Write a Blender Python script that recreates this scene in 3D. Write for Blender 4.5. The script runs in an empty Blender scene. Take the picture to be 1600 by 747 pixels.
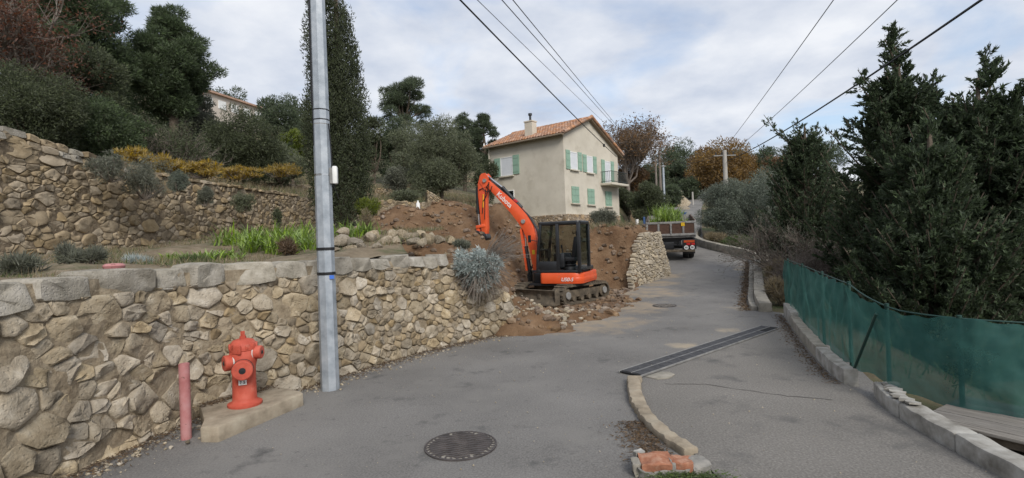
import bpy, bmesh, math, random
import numpy as np
from mathutils import Vector, Matrix

scene = bpy.context.scene
COL = scene.collection
R = math.radians

# ------------------------------------------------------------------ camera
CAM_H, ROLL, PITCH = 2.0, 0.035, 0.003
cam_d = bpy.data.cameras.new("camera")
cam_d.sensor_width = 36.0
cam_d.lens = 18.0
cam_d.clip_start, cam_d.clip_end = 0.05, 3000
cam = bpy.data.objects.new("camera", cam_d)
COL.objects.link(cam)
cam.matrix_world = (Matrix.Translation((0, 0, CAM_H)) @ Matrix.Rotation(R(90) + PITCH, 4, 'X')
                    @ Matrix.Rotation(-ROLL, 4, 'Z'))
scene.camera = cam

# ------------------------------------------------------------------ sky, sun, exposure
SUN_EL, SUN_AZ = R(38), R(160)      # azimuth measured from +Y towards +X
world = bpy.data.worlds.new("World")
scene.world = world
world.use_nodes = True
wt = world.node_tree
wt.nodes.clear()
def WN(t, **k):
    n = wt.nodes.new(t)
    for a, b in k.items(): setattr(n, a, b)
    return n
wl = wt.links.new
w_out = WN('ShaderNodeOutputWorld')
sky = WN('ShaderNodeTexSky', sky_type='NISHITA', sun_disc=False)
sky.sun_elevation = SUN_EL
sky.sun_rotation = SUN_AZ
sky.air_density, sky.dust_density = 1.0, 1.5
bg_sky = WN('ShaderNodeBackground'); bg_sky.inputs[1].default_value = 0.10
wl(sky.outputs[0], bg_sky.inputs[0])
tc = WN('ShaderNodeTexCoord')
sep = WN('ShaderNodeSeparateXYZ'); wl(tc.outputs['Generated'], sep.inputs[0])
absz = WN('ShaderNodeMath', operation='ABSOLUTE'); wl(sep.outputs[2], absz.inputs[0])
addz = WN('ShaderNodeMath', operation='ADD'); wl(absz.outputs[0], addz.inputs[0]); addz.inputs[1].default_value = 0.22
dx = WN('ShaderNodeMath', operation='DIVIDE'); wl(sep.outputs[0], dx.inputs[0]); wl(addz.outputs[0], dx.inputs[1])
dy = WN('ShaderNodeMath', operation='DIVIDE'); wl(sep.outputs[1], dy.inputs[0]); wl(addz.outputs[0], dy.inputs[1])
cmb = WN('ShaderNodeCombineXYZ'); wl(dx.outputs[0], cmb.inputs[0]); wl(dy.outputs[0], cmb.inputs[1])
n1 = WN('ShaderNodeTexNoise'); n1.inputs['Scale'].default_value = 1.7; n1.inputs['Detail'].default_value = 6
n1.inputs['Roughness'].default_value = 0.52; n1.inputs['Distortion'].default_value = 0.35
wl(cmb.outputs[0], n1.inputs['Vector'])
cov = WN('ShaderNodeValToRGB'); wl(n1.outputs[0], cov.inputs[0])
cov.color_ramp.elements[0].position = 0.30; cov.color_ramp.elements[0].color = (0.25, 0.25, 0.25, 1)
cov.color_ramp.elements[1].position = 0.50; cov.color_ramp.elements[1].color = (0.97, 0.97, 0.97, 1)
mp = WN('ShaderNodeMapping'); mp.inputs['Location'].default_value = (3.1, 1.7, 0); wl(cmb.outputs[0], mp.inputs[0])
n2 = WN('ShaderNodeTexNoise'); n2.inputs['Scale'].default_value = 2.3; n2.inputs['Detail'].default_value = 7
n2.inputs['Roughness'].default_value = 0.55; wl(mp.outputs[0], n2.inputs['Vector'])
ccol = WN('ShaderNodeValToRGB'); wl(n2.outputs[0], ccol.inputs[0])
ccol.color_ramp.elements[0].position = 0.32; ccol.color_ramp.elements[0].color = (0.50, 0.56, 0.68, 1)
ccol.color_ramp.elements[1].position = 0.68; ccol.color_ramp.elements[1].color = (0.84, 0.86, 0.90, 1)
bg_c = WN('ShaderNodeBackground'); bg_c.inputs[1].default_value = 0.56
wl(ccol.outputs[0], bg_c.inputs[0])
mixs = WN('ShaderNodeMixShader')
wl(cov.outputs[0], mixs.inputs[0]); wl(bg_sky.outputs[0], mixs.inputs[1]); wl(bg_c.outputs[0], mixs.inputs[2])
wl(mixs.outputs[0], w_out.inputs[0])

sun_d = bpy.data.lights.new("sun", 'SUN')
sun_d.energy, sun_d.angle, sun_d.color = 1.5, R(22), (1.0, 0.96, 0.90)
sun = bpy.data.objects.new("sun", sun_d)
COL.objects.link(sun)
sdir = Vector((math.sin(SUN_AZ) * math.cos(SUN_EL), math.cos(SUN_AZ) * math.cos(SUN_EL), math.sin(SUN_EL)))
sun.rotation_euler = sdir.to_track_quat('Z', 'Y').to_euler()
sun.location = (0, 0, 60)

vs = scene.view_settings
vs.view_transform, vs.look, vs.exposure, vs.gamma = 'Standard', 'None', 0.95, 1.0
vs.use_curve_mapping = False
scene.cycles.use_adaptive_sampling = True
scene.cycles.max_bounces = 6
scene.cycles.transparent_max_bounces = 8

# ------------------------------------------------------------------ measuring helpers
def ray(px, py):
    x, y = (px - 800) / 800, (373.5 - py) / 800
    d = (x * math.cos(ROLL) + y * math.sin(ROLL), 1.0, -x * math.sin(ROLL) + y * math.cos(ROLL))
    c, s = math.cos(PITCH), math.sin(PITCH)
    return Vector((d[0], c * d[1] - s * d[2], s * d[1] + c * d[2]))
def at(px, py, Y):
    d = ray(px, py)
    return Vector((0, 0, CAM_H)) + d * (Y / d.y)
def gp(px, py, z=0.0):
    d = ray(px, py)
    return Vector((0, 0, CAM_H)) + d * ((z - CAM_H) / d.z)

def _h(ix, iy, seed):
    n = (ix * 374761393 + iy * 668265263 + seed * 1442695041) & 0xffffffff
    n = ((n ^ (n >> 13)) * 1274126177) & 0xffffffff
    return ((n ^ (n >> 16)) & 0xffff) / 65535.0
def vnoise(x, y, seed=0):
    x = np.asarray(x, float); y = np.asarray(y, float)
    ix = np.floor(x).astype(np.int64); iy = np.floor(y).astype(np.int64)
    fx, fy = x - ix, y - iy
    fx = fx * fx * (3 - 2 * fx); fy = fy * fy * (3 - 2 * fy)
    a, b = _h(ix, iy, seed), _h(ix + 1, iy, seed)
    c, d = _h(ix, iy + 1, seed), _h(ix + 1, iy + 1, seed)
    return (a * (1 - fx) + b * fx) * (1 - fy) + (c * (1 - fx) + d * fx) * fy
def fbm(x, y, seed=0, o=4):
    t, a, s = 0, 0.5, 1.0
    for k in range(o):
        t = t + a * (vnoise(np.asarray(x) * s, np.asarray(y) * s, seed + k) - 0.5); a *= 0.5; s *= 2.03
    return t * 2
def ss(a, b, x):
    t = np.clip((np.asarray(x, float) - a) / (b - a), 0, 1)
    return t * t * (3 - 2 * t)
def dseg(x, y, a, b):
    x = np.asarray(x, float); y = np.asarray(y, float)
    ux, uy = b[0] - a[0], b[1] - a[1]
    t = np.clip(((x - a[0]) * ux + (y - a[1]) * uy) / (ux * ux + uy * uy), 0, 1)
    return np.hypot(x - a[0] - t * ux, y - a[1] - t * uy)

# ------------------------------------------------------------------ object helpers
def tag(o, label=None, cat=None, group=None, kind=None):
    if label: o['label'] = label
    if cat: o['category'] = cat
    if group: o['group'] = group
    if kind: o['kind'] = kind
    return o
def empty(name, loc=(0, 0, 0), rz=0.0, label=None, cat=None, group=None):
    o = bpy.data.objects.new(name, None)
    o.empty_display_size = 0.2
    COL.objects.link(o)
    o.location = loc; o.rotation_euler = (0, 0, rz)
    return tag(o, label, cat, group)
def link(name, me, mat=None, parent=None, loc=(0, 0, 0), rot=(0, 0, 0)):
    o = bpy.data.objects.new(name, me)
    if mat and not me.materials: me.materials.append(mat)
    COL.objects.link(o)
    o.parent = parent; o.location = loc; o.rotation_euler = rot
    return o
def npmesh(name, V, F, smooth=False):
    me = bpy.data.meshes.new(name)
    me.from_pydata(V, [], F)
    if smooth: me.polygons.foreach_set('use_smooth', np.ones(len(me.polygons), bool))
    me.update()
    return me

def rough_box(size, seed, amp=.012, n=7):
    """box with broken, uneven faces as (verts, faces)"""
    bm = bmesh.new(); bmesh.ops.create_cube(bm, size=1.0)
    bmesh.ops.subdivide_edges(bm, edges=bm.edges[:], cuts=n, use_grid_fill=True)
    V = np.array([v.co[:] for v in bm.verts]) * np.array(size); F = [tuple(v.index for v in f.verts) for f in bm.faces]; bm.free()
    c = np.abs(V) / (np.array(size) / 2); edge = np.sort(c, 1)[:, 1] > .97
    d = np.stack([fbm(V[:, (k + 1) % 3] * 9 + V[:, k] * 5 + seed, V[:, (k + 2) % 3] * 9 + 3 * k, seed + k, 4) for k in range(3)], 1)
    V = V + d * amp * 2.2; V[edge] *= 1 - .05 * (.5 + np.abs(d[edge][:, :1]) * 3)
    return [tuple(v) for v in V], F

class MB:
    def __init__(s, T=None):
        s.v, s.f, s.T = [], [], T or Matrix()
    def add(s, vs_, fs):
        o = len(s.v)
        s.v += [tuple(s.T @ Vector(v)) for v in vs_]
        s.f += [tuple(i + o for i in f) for f in fs]
        return s
    def box(s, c, size, rot=None):
        hx, hy, hz = size[0] / 2, size[1] / 2, size[2] / 2
        vs_ = [Vector((x, y, z)) for x in (-hx, hx) for y in (-hy, hy) for z in (-hz, hz)]
        if rot is not None: vs_ = [rot @ v for v in vs_]
        return s.add([Vector(c) + v for v in vs_],
                     [(0, 1, 3, 2), (4, 6, 7, 5), (0, 4, 5, 1), (2, 3, 7, 6), (0, 2, 6, 4), (1, 5, 7, 3)])
    def tube(s, pts, r, n=8, caps=True):
        pts = [Vector(p) for p in pts]
        rs = r if isinstance(r, (list, tuple)) else [r] * len(pts)
        vs_, fs = [], []
        t0 = (pts[1] - pts[0]).normalized()
        up = Vector((0, 0, 1)) if abs(t0.z) < 0.9 else Vector((1, 0, 0))
        nx = t0.cross(up).normalized()
        for i, p in enumerate(pts):
            t = (pts[min(i + 1, len(pts) - 1)] - pts[max(i - 1, 0)]).normalized()
            nx = (nx - t * nx.dot(t)).normalized(); ny = t.cross(nx)
            for k in range(n):
                a = 2 * math.pi * k / n
                vs_.append(p + (nx * math.cos(a) + ny * math.sin(a)) * rs[i])
        for i in range(len(pts) - 1):
            for k in range(n):
                fs.append((i * n + k, i * n + (k + 1) % n, (i + 1) * n + (k + 1) % n, (i + 1) * n + k))
        if caps:
            fs.append(tuple(range(n))[::-1]); fs.append(tuple((len(pts) - 1) * n + k for k in range(n)))
        return s.add(vs_, fs)
    def lathe(s, prof, n=24, M=None):
        vs_, fs = [], []
        M = M or Matrix()
        for r, z in prof:
            for k in range(n):
                a = 2 * math.pi * k / n
                vs_.append(M @ Vector((r * math.cos(a), r * math.sin(a), z)))
        for i in range(len(prof) - 1):
            for k in range(n):
                fs.append((i * n + k, i * n + (k + 1) % n, (i + 1) * n + (k + 1) % n, (i + 1) * n + k))
        fs.append(tuple(range(n))[::-1]); fs.append(tuple((len(prof) - 1) * n + k for k in range(n)))
        return s.add(vs_, fs)
    def prism(s, poly, y0, y1):          # poly in (x, z), extruded along y
        n = len(poly)
        vs_ = [(x, y0, z) for x, z in poly] + [(x, y1, z) for x, z in poly]
        fs = [tuple(range(n)), tuple(range(n, 2 * n))[::-1]] + [(i, i + n, (i + 1) % n + n, (i + 1) % n) for i in range(n)]
        return s.add(vs_, fs)
    def slab(s, poly, z0, z1):           # poly in (x, y), extruded along z
        n = len(poly)
        vs_ = [(x, y, z0) for x, y in poly] + [(x, y, z1) for x, y in poly]
        fs = [tuple(range(n))[::-1], tuple(range(n, 2 * n))] + [(i, (i + 1) % n, (i + 1) % n + n, i + n) for i in range(n)]
        return s.add(vs_, fs)
    def strip(s, pts, w, h):             # ribbon of rectangular section along a path; w, h per point or scalar
        pts = [Vector(p) for p in pts]; n = len(pts)
        ws = w if isinstance(w, (list, tuple)) else [w] * n
        hs = h if isinstance(h, (list, tuple)) else [h] * n
        vs_, fs = [], []
        for i, p in enumerate(pts):
            t = pts[min(i + 1, n - 1)] - pts[max(i - 1, 0)]; t.z = 0; t.normalize()
            nn = Vector((t.y, -t.x, 0)) * ws[i] / 2
            up = Vector((0, 0, hs[i]))
            vs_ += [p - nn, p + nn, p + nn + up, p - nn + up]
        for i in range(n - 1):
            a, b = i * 4, i * 4 + 4
            for k in range(4):
                fs.append((a + k, a + (k + 1) % 4, b + (k + 1) % 4, b + k))
        fs.append((3, 2, 1, 0)); fs.append(tuple((n - 1) * 4 + k for k in range(4)))
        return s.add(vs_, fs)
    def build(s, name, mat, parent=None, smooth=False, bevel=0, loc=(0, 0, 0), rot=(0, 0, 0), jit=0, seed=1):
        me = bpy.data.meshes.new(name)
        v = s.v
        if jit:
            rg = random.Random(seed); v = [tuple(c + rg.uniform(-jit, jit) for c in p) for p in v]
        me.from_pydata(v, [], s.f)
        bm = bmesh.new(); bm.from_mesh(me)
        bmesh.ops.recalc_face_normals(bm, faces=bm.faces)
        if bevel:
            es = [e for e in bm.edges if len(e.link_faces) == 2 and e.calc_face_angle(0) > 0.5]
            try: bmesh.ops.bevel(bm, geom=es, offset=bevel, segments=2, affect='EDGES', profile=0.5, clamp_overlap=True)
            except Exception: pass
        bm.to_mesh(me); bm.free()
        if smooth or bevel:
            me.polygons.foreach_set('use_smooth', np.ones(len(me.polygons), bool))
            me.set_sharp_from_angle(angle=R(42))
        me.update()
        return link(name, me, mat, parent, loc, rot)

def text_obj(name, body, size, mat, parent, M, extrude=0.002, shear=0.0):
    cu = bpy.data.curves.new(name, 'FONT'); cu.body = body; cu.size = size; cu.extrude = extrude
    cu.align_x = 'CENTER'; cu.align_y = 'CENTER'; cu.shear = shear; cu.offset = size * 0.012
    o = bpy.data.objects.new(name, cu); COL.objects.link(o)
    dg = bpy.context.evaluated_depsgraph_get()
    me = bpy.data.meshes.new_from_object(o.evaluated_get(dg))
    bpy.data.objects.remove(o)
    me.name = name
    me.materials.clear(); me.materials.append(mat)
    t = bpy.data.objects.new(name, me); COL.objects.link(t)
    t.parent = parent; t.matrix_local = M
    return t

# ------------------------------------------------------------------ materials
def mat(name, cols, scale=4.0, rough=0.85, bump=0.3, bscale=None, metal=0.0, rnd=0.0, island=False,
        detail=6, spec=0.3, big=0.0, bigscale=0.4, transl=0.0, bdist=0.02, coords='Object', alpha=1.0, pits=0.0, stretch=None):
    m = bpy.data.materials.new(name); m.use_nodes = True
    nt = m.node_tree; nt.nodes.clear(); L = nt.links.new
    N = nt.nodes.new
    out = N('ShaderNodeOutputMaterial'); bs = N('ShaderNodeBsdfPrincipled')
    bs.inputs['Roughness'].default_value = rough; bs.inputs['Metallic'].default_value = metal
    bs.inputs['Specular IOR Level'].default_value = spec
    tcn = N('ShaderNodeTexCoord')
    geo = N('ShaderNodeNewGeometry')
    vec = geo.outputs['Position'] if coords == 'World' else tcn.outputs['Object']
    if stretch:
        mpn = N('ShaderNodeMapping'); mpn.inputs['Scale'].default_value = stretch; L(vec, mpn.inputs[0]); vec = mpn.outputs[0]
    rv = None
    if island: rv = geo.outputs['Random Per Island']
    elif rnd: rv = N('ShaderNodeObjectInfo').outputs['Random']
    nz = N('ShaderNodeTexNoise'); nz.noise_dimensions = '4D'
    nz.inputs['Scale'].default_value = scale; nz.inputs['Detail'].default_value = detail; nz.inputs['Roughness'].default_value = 0.6
    L(vec, nz.inputs['Vector'])
    if rv is not None:
        mw = N('ShaderNodeMath'); mw.operation = 'MULTIPLY'; L(rv, mw.inputs[0]); mw.inputs[1].default_value = 37.0
        L(mw.outputs[0], nz.inputs['W'])
    rp = N('ShaderNodeValToRGB'); L(nz.outputs[0], rp.inputs[0])
    el = rp.color_ramp.elements
    while len(el) < len(cols): el.new(0.5)
    for i, c in enumerate(cols):
        el[i].position = 0.28 + 0.44 * i / max(1, len(cols) - 1); el[i].color = (*c, 1)
    colr = rp.outputs[0]
    if rnd and rv is not None:
        hs = N('ShaderNodeHueSaturation'); L(colr, hs.inputs['Color'])
        mr = N('ShaderNodeMapRange'); L(rv, mr.inputs[0]); mr.inputs[3].default_value = 1 - rnd; mr.inputs[4].default_value = 1 + rnd
        L(mr.outputs[0], hs.inputs['Value'])
        m3 = N('ShaderNodeMath'); m3.operation = 'MULTIPLY'; L(rv, m3.inputs[0]); m3.inputs[1].default_value = 7.13
        m4 = N('ShaderNodeMath'); m4.operation = 'FRACT'; L(m3.outputs[0], m4.inputs[0])
        mr2 = N('ShaderNodeMapRange'); L(m4.outputs[0], mr2.inputs[0]); mr2.inputs[3].default_value = 1 - rnd; mr2.inputs[4].default_value = 1 + rnd * 0.7
        L(mr2.outputs[0], hs.inputs['Saturation'])
        colr = hs.outputs[0]
    if big:
        nb = N('ShaderNodeTexNoise'); nb.inputs['Scale'].default_value = bigscale; nb.inputs['Detail'].default_value = 4
        L(geo.outputs['Position'], nb.inputs['Vector'])
        mrb = N('ShaderNodeMapRange'); L(nb.outputs[0], mrb.inputs[0]); mrb.inputs[1].default_value = 0.3; mrb.inputs[2].default_value = 0.7
        mrb.inputs[3].default_value = 1 - big; mrb.inputs[4].default_value = 1 + big
        hb = N('ShaderNodeHueSaturation'); L(colr, hb.inputs['Color']); L(mrb.outputs[0], hb.inputs['Value']); colr = hb.outputs[0]
    L(colr, bs.inputs['Base Color'])
    if bump:
        nbp = N('ShaderNodeTexNoise'); nbp.inputs['Scale'].default_value = bscale or scale * 3; nbp.inputs['Detail'].default_value = 8
        nbp.inputs['Roughness'].default_value = 0.65
        L(vec, nbp.inputs['Vector'])
        hgt = nbp.outputs[0]
        if pits:
            vo = N('ShaderNodeTexVoronoi'); vo.inputs['Scale'].default_value = pits; L(vec, vo.inputs['Vector'])
            mp2 = N('ShaderNodeMapRange'); L(vo.outputs['Distance'], mp2.inputs[0]); mp2.inputs[1].default_value = 0.0; mp2.inputs[2].default_value = 0.35
            ad = N('ShaderNodeMath'); ad.operation = 'MULTIPLY_ADD'; L(mp2.outputs[0], ad.inputs[0]); ad.inputs[1].default_value = .4; L(hgt, ad.inputs[2]); hgt = ad.outputs[0]
        bp = N('ShaderNodeBump'); bp.inputs['Strength'].default_value = bump; bp.inputs['Distance'].default_value = bdist
        L(hgt, bp.inputs['Height']); L(bp.outputs[0], bs.inputs['Normal'])
    sh = bs.outputs[0]
    if transl:
        tr = N('ShaderNodeBsdfTranslucent'); L(colr, tr.inputs[0])
        mx = N('ShaderNodeMixShader'); mx.inputs[0].default_value = transl; L(sh, mx.inputs[1]); L(tr.outputs[0], mx.inputs[2]); sh = mx.outputs[0]
    if alpha < 1:
        ta = N('ShaderNodeBsdfTransparent'); mx = N('ShaderNodeMixShader'); mx.inputs[0].default_value = alpha
        L(ta.outputs[0], mx.inputs[1]); L(sh, mx.inputs[2]); sh = mx.outputs[0]
    L(sh, out.inputs[0])
    m['bsdf'] = bs.name
    return m

def plain(name, c, rough=0.5, metal=0.0, var=0.15, scale=6, bump=0.05, spec=0.4):
    lo = tuple(x * (1 - var) for x in c); hi = tuple(min(1, x * (1 + var)) for x in c)
    return mat(name, [lo, hi], scale, rough, bump, metal=metal, spec=spec)

def stained(m, layers):
    """lay noise-shaped stains (spilled earth, dust, patches) into a material's colour: (colour, scale, lo, hi, region)"""
    nt = m.node_tree; N = nt.nodes.new; L = nt.links.new
    bs = nt.nodes[m['bsdf']]
    geo = N('ShaderNodeNewGeometry')
    src = bs.inputs['Base Color'].links[0].from_socket
    for c, sc, lo, hi, regs in layers:
        nz = N('ShaderNodeTexNoise'); nz.inputs['Scale'].default_value = sc; nz.inputs['Detail'].default_value = 7; nz.inputs['Roughness'].default_value = 0.65
        L(geo.outputs['Position'], nz.inputs['Vector'])
        fac = nz.outputs[0]
        if regs:
            acc = None
            for (cx, cy, rad) in regs:
                d = N('ShaderNodeVectorMath'); d.operation = 'DISTANCE'; L(geo.outputs['Position'], d.inputs[0]); d.inputs[1].default_value = (cx, cy, 0.2)
                mr = N('ShaderNodeMapRange'); L(d.outputs['Value'], mr.inputs[0]); mr.inputs[1].default_value = rad * 0.35; mr.inputs[2].default_value = rad
                mr.inputs[3].default_value = 0.22; mr.inputs[4].default_value = -0.30
                if acc is None: acc = mr.outputs[0]
                else:
                    mx = N('ShaderNodeMath'); mx.operation = 'MAXIMUM'; L(acc, mx.inputs[0]); L(mr.outputs[0], mx.inputs[1]); acc = mx.outputs[0]
            ad = N('ShaderNodeMath'); ad.operation = 'ADD'; L(fac, ad.inputs[0]); L(acc, ad.inputs[1]); fac = ad.outputs[0]
        mr = N('ShaderNodeMapRange'); L(fac, mr.inputs[0]); mr.inputs[1].default_value = lo; mr.inputs[2].default_value = hi
        mix = N('ShaderNodeMix'); mix.data_type = 'RGBA'
        L(mr.outputs[0], mix.inputs[0]); L(src, mix.inputs[6]); mix.inputs[7].default_value = (*c, 1)
        src = mix.outputs[2]
    L(src, bs.inputs['Base Color'])
    return m

M = {}
M['asphalt'] = stained(mat('asphalt', [(.098, .093, .087), (.168, .160, .150), (.245, .235, .218)], 55, .9, .6, 90, detail=10, big=.22, bigscale=.45, bdist=.01, coords='World'),
    [((.20, .19, .175), .55, .50, .68, None), ((.085, .083, .08), 1.7, .58, .72, None), ((.105, .10, .095), 9, .60, .72, None),
     ((.40, .37, .33), 26, .70, .74, None),
     ((.30, .24, .17), 2.2, .52, .85, [(1.6, 12.2, 2.8), (3.0, 14.5, 2.6), (4.5, 17.5, 2.4), (6.3, 21.5, 1.6), (5.4, 19.6, 1.6)]),
     ((.33, .28, .21), 1.6, .60, .80, [(10.6, 22.6, 1.9), (3.0, 9.3, .7), (4.3, 10.6, .7), (6.0, 13.6, 1.0), (9.6, 20.5, 1.0)])])
M['driveway'] = stained(mat('driveway_asphalt', [(.105, .098, .088), (.175, .163, .147), (.27, .255, .23)], 48, .92, .8, 70, detail=10, big=.14, bigscale=.5, bdist=.012, coords='World'),
    [((.095, .092, .088), .9, .55, .7, None), ((.36, .33, .28), 30, .68, .74, None)])
M['stone'] = mat('rubble_stone', [(.13, .102, .068), (.285, .232, .16), (.375, .315, .228), (.48, .425, .335)], 6, .95, 1.0, 24, rnd=.26, pits=26, bdist=.02)
M['stone_grey'] = mat('cap_stone', [(.15, .135, .105), (.29, .265, .22), (.40, .37, .32)], 6, .95, 1.0, 26, rnd=.15, pits=34, bdist=.016)
M['stone_far'] = mat('terrace_wall_stone', [(.13, .098, .06), (.275, .215, .138), (.37, .30, .205)], 3.5, .95, .8, 10, rnd=.22, bdist=.02)
M['stone_far_isl'] = mat('terrace_wall_small_stone', [(.13, .098, .06), (.275, .215, .138), (.37, .30, .205)], 3.5, .95, .8, 10, rnd=.22, island=True, bdist=.02)
M['stone_pale'] = mat('pale_dry_stone', [(.16, .13, .095), (.34, .29, .215), (.46, .40, .31)], 5, .95, .6, 14, rnd=.2, bdist=.015)
M['stone_pale_isl'] = mat('pale_dry_stone_small', [(.16, .13, .095), (.34, .29, .215), (.46, .40, .31)], 5, .95, .6, 14, rnd=.2, island=True, bdist=.015)
M['mortar'] = mat('lime_mortar', [(.15, .115, .075), (.26, .21, .145), (.34, .285, .205)], 9, 1, .9, 22, big=.2, bigscale=1.2, bdist=.03)
M['mortar_dark'] = mat('dry_joint_earth', [(.09, .068, .045), (.16, .125, .085), (.23, .185, .13)], 8, 1, .9, 18, bdist=.04)
M['dirt'] = mat('dug_earth', [(.078, .043, .023), (.130, .076, .041), (.175, .109, .062), (.23, .153, .095)], 1.6, 1, 1.0, 7, detail=10, big=.15, bigscale=.7, bdist=.08, coords='World')
M['clod'] = mat('earth_clod', [(.10, .065, .04), (.165, .112, .072), (.27, .21, .15)], 5, 1, .8, 12, rnd=.3, island=True, bdist=.02)
M['ground'] = stained(mat('dry_ground', [(.07, .06, .035), (.13, .105, .065), (.19, .155, .095)], .8, 1, .9, 6, detail=10, big=.2, bigscale=.12, bdist=.08, coords='World'),
    [((.06, .075, .03), .35, .45, .62, None), ((.20, .12, .065), .16, .58, .68, None)])
M['terrace'] = stained(mat('terrace_soil', [(.12, .09, .058), (.19, .15, .10), (.27, .22, .155)], 3, 1, .9, 9, detail=10, bdist=.05, coords='World'),
    [((.07, .085, .035), .8, .5, .65, None), ((.36, .32, .26), 9, .66, .72, None)])
M['concrete'] = mat('weathered_concrete', [(.15, .135, .11), (.26, .24, .20), (.34, .31, .265)], 5, .95, .6, 25, detail=9, big=.15, bigscale=1.5, bdist=.012)
M['concrete_white'] = mat('flaking_white_render', [(.13, .12, .10), (.30, .285, .255), (.46, .45, .42)], 5, .9, .5, 20, detail=9, bdist=.01)
M['slab'] = mat('slab_concrete', [(.17, .14, .10), (.30, .25, .185), (.39, .34, .26)], 5, .95, .6, 30, detail=9, big=.12, bigscale=2, bdist=.01)
M['galv'] = mat('galvanised_steel', [(.24, .27, .30), (.35, .385, .42), (.47, .50, .53)], 6, .5, .04, metal=.35, detail=4, spec=.4)
M['black'] = plain('black_rubber', (.012, .012, .013), .55, 0, .3)
M['blackpaint'] = plain('black_paint', (.018, .019, .021), .35, 0, .3, spec=.5)
M['white'] = plain('white_plastic', (.72, .72, .70), .5)
M['silver'] = plain('chrome_rod', (.6, .6, .6), .2, 1.0)
M['red'] = stained(mat('faded_red_paint', [(.34, .055, .035), (.45, .082, .05), (.52, .12, .08)], 7, .62, .25, 30, bdist=.004), [((.55, .22, .16), 5, .60, .8, None), ((.14, .06, .045), 26, .66, .70, None)])
M['pink'] = stained(mat('sun_bleached_red', [(.30, .10, .095), (.40, .17, .165), (.45, .24, .235)], 6, .75, .2, 25, bdist=.004), [((.12, .06, .04), 14, .62, .68, None)])
M['orange'] = stained(mat('orange_machine_paint', [(.60, .075, .022), (.70, .095, .026), (.74, .12, .04)], 3, .38, .05, spec=.5), [((.30, .17, .10), 3.5, .60, .85, None), ((.22, .13, .08), 17, .66, .74, None)])
M['mud'] = mat('muddy_steel', [(.045, .038, .03), (.10, .082, .06), (.19, .15, .105)], 6, .9, .6, 20, detail=9, bdist=.01)
M['iron'] = mat('cast_iron', [(.05, .045, .043), (.085, .075, .072), (.12, .105, .10)], 9, .6, .4, 40, metal=.3, bdist=.004)
M['grit'] = mat('gritty_recess', [(.09, .08, .065), (.22, .2, .17), (.42, .39, .34)], 60, 1, .6, 90, detail=8, bdist=.004)
M['grate'] = mat('grate_steel', [(.07, .07, .075), (.14, .14, .145)], 9, .5, .2, metal=.5)
M['pit'] = plain('drain_shade_black', (.012, .012, .013), .9)  # near-black colour painted as the shade inside the drain
M['render'] = stained(mat('cream_render', [(.48, .435, .355), (.55, .505, .42), (.60, .555, .465)], .9, .9, .25, 60, detail=9, big=.06, bigscale=.5, bdist=.006), [((.40, .355, .28), 1.1, .54, .8, None)])
M['shutter'] = mat('sage_green_paint', [(.22, .34, .26), (.27, .40, .31)], 5, .6, .1)
M['blind'] = plain('white_roller_blind', (.62, .64, .66), .6, var=.05)
M['roof'] = mat('terracotta', [(.26, .135, .08), (.39, .215, .13), (.50, .32, .215)], 2.5, .85, .3, 12, detail=8, island=True, rnd=.25)
M['eave'] = plain('eave_plaster', (.22, .17, .12), .9)
M['housestone'] = mat('house_base_stone', [(.15, .11, .07), (.32, .24, .16), (.43, .35, .25)], 4, .95, .6, 14, rnd=.25, island=True)
M['rail'] = plain('dark_railing', (.03, .035, .033), .5)
M['wood'] = mat('grey_deck_wood', [(.13, .115, .10), (.23, .21, .185), (.30, .28, .25)], 3, .9, .5, 20, stretch=(1, 14, 4), rnd=.12)
M['bark'] = mat('bark', [(.05, .038, .028), (.10, .08, .06), (.16, .13, .10)], 6, 1, .8, 15, bdist=.02)
M['twig'] = mat('grey_twig', [(.11, .09, .075), (.19, .16, .135), (.26, .225, .19)], 3, 1, .2)
M['rust'] = mat('broken_brick', [(.20, .08, .05), (.33, .145, .085), (.44, .27, .19)], 14, .95, .7, 25, bdist=.01)
M['brickmortar'] = mat('old_grey_mortar', [(.11, .10, .09), (.22, .21, .19), (.30, .28, .25)], 9, 1, .7, 25, bdist=.01)
M['utility_wood'] = mat('pole_wood', [(.14, .12, .10), (.23, .20, .175)], 3, .95, .3, stretch=(6, 6, .6))
M['utility_conc'] = plain('pole_concrete', (.36, .34, .31), .9, var=.1)
M['wire'] = plain('cable_sheath', (.02, .02, .022), .6)
M['thinwire'] = plain('bare_wire', (.12, .125, .135), .5)
M['blue'] = plain('blue_truck_paint', (.03, .075, .19), .5)
M['plank'] = mat('brown_bed_board', [(.045, .026, .02), (.085, .048, .034), (.12, .075, .055)], 5, .85, .3, stretch=(1, 1, 6))
M['truckgrey'] = mat('scuffed_grey_steel', [(.13, .13, .125), (.23, .225, .215), (.30, .29, .275)], 6, .7, .3)
M['amber'] = plain('amber_reflector', (.46, .075, .02), .35)
M['redlens'] = plain('red_lens', (.45, .02, .02), .3)
M['yellow'] = plain('yellow_sticker', (.68, .42, .02), .5)
M['plate'] = plain('number_plate', (.55, .55, .52), .5)

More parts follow.
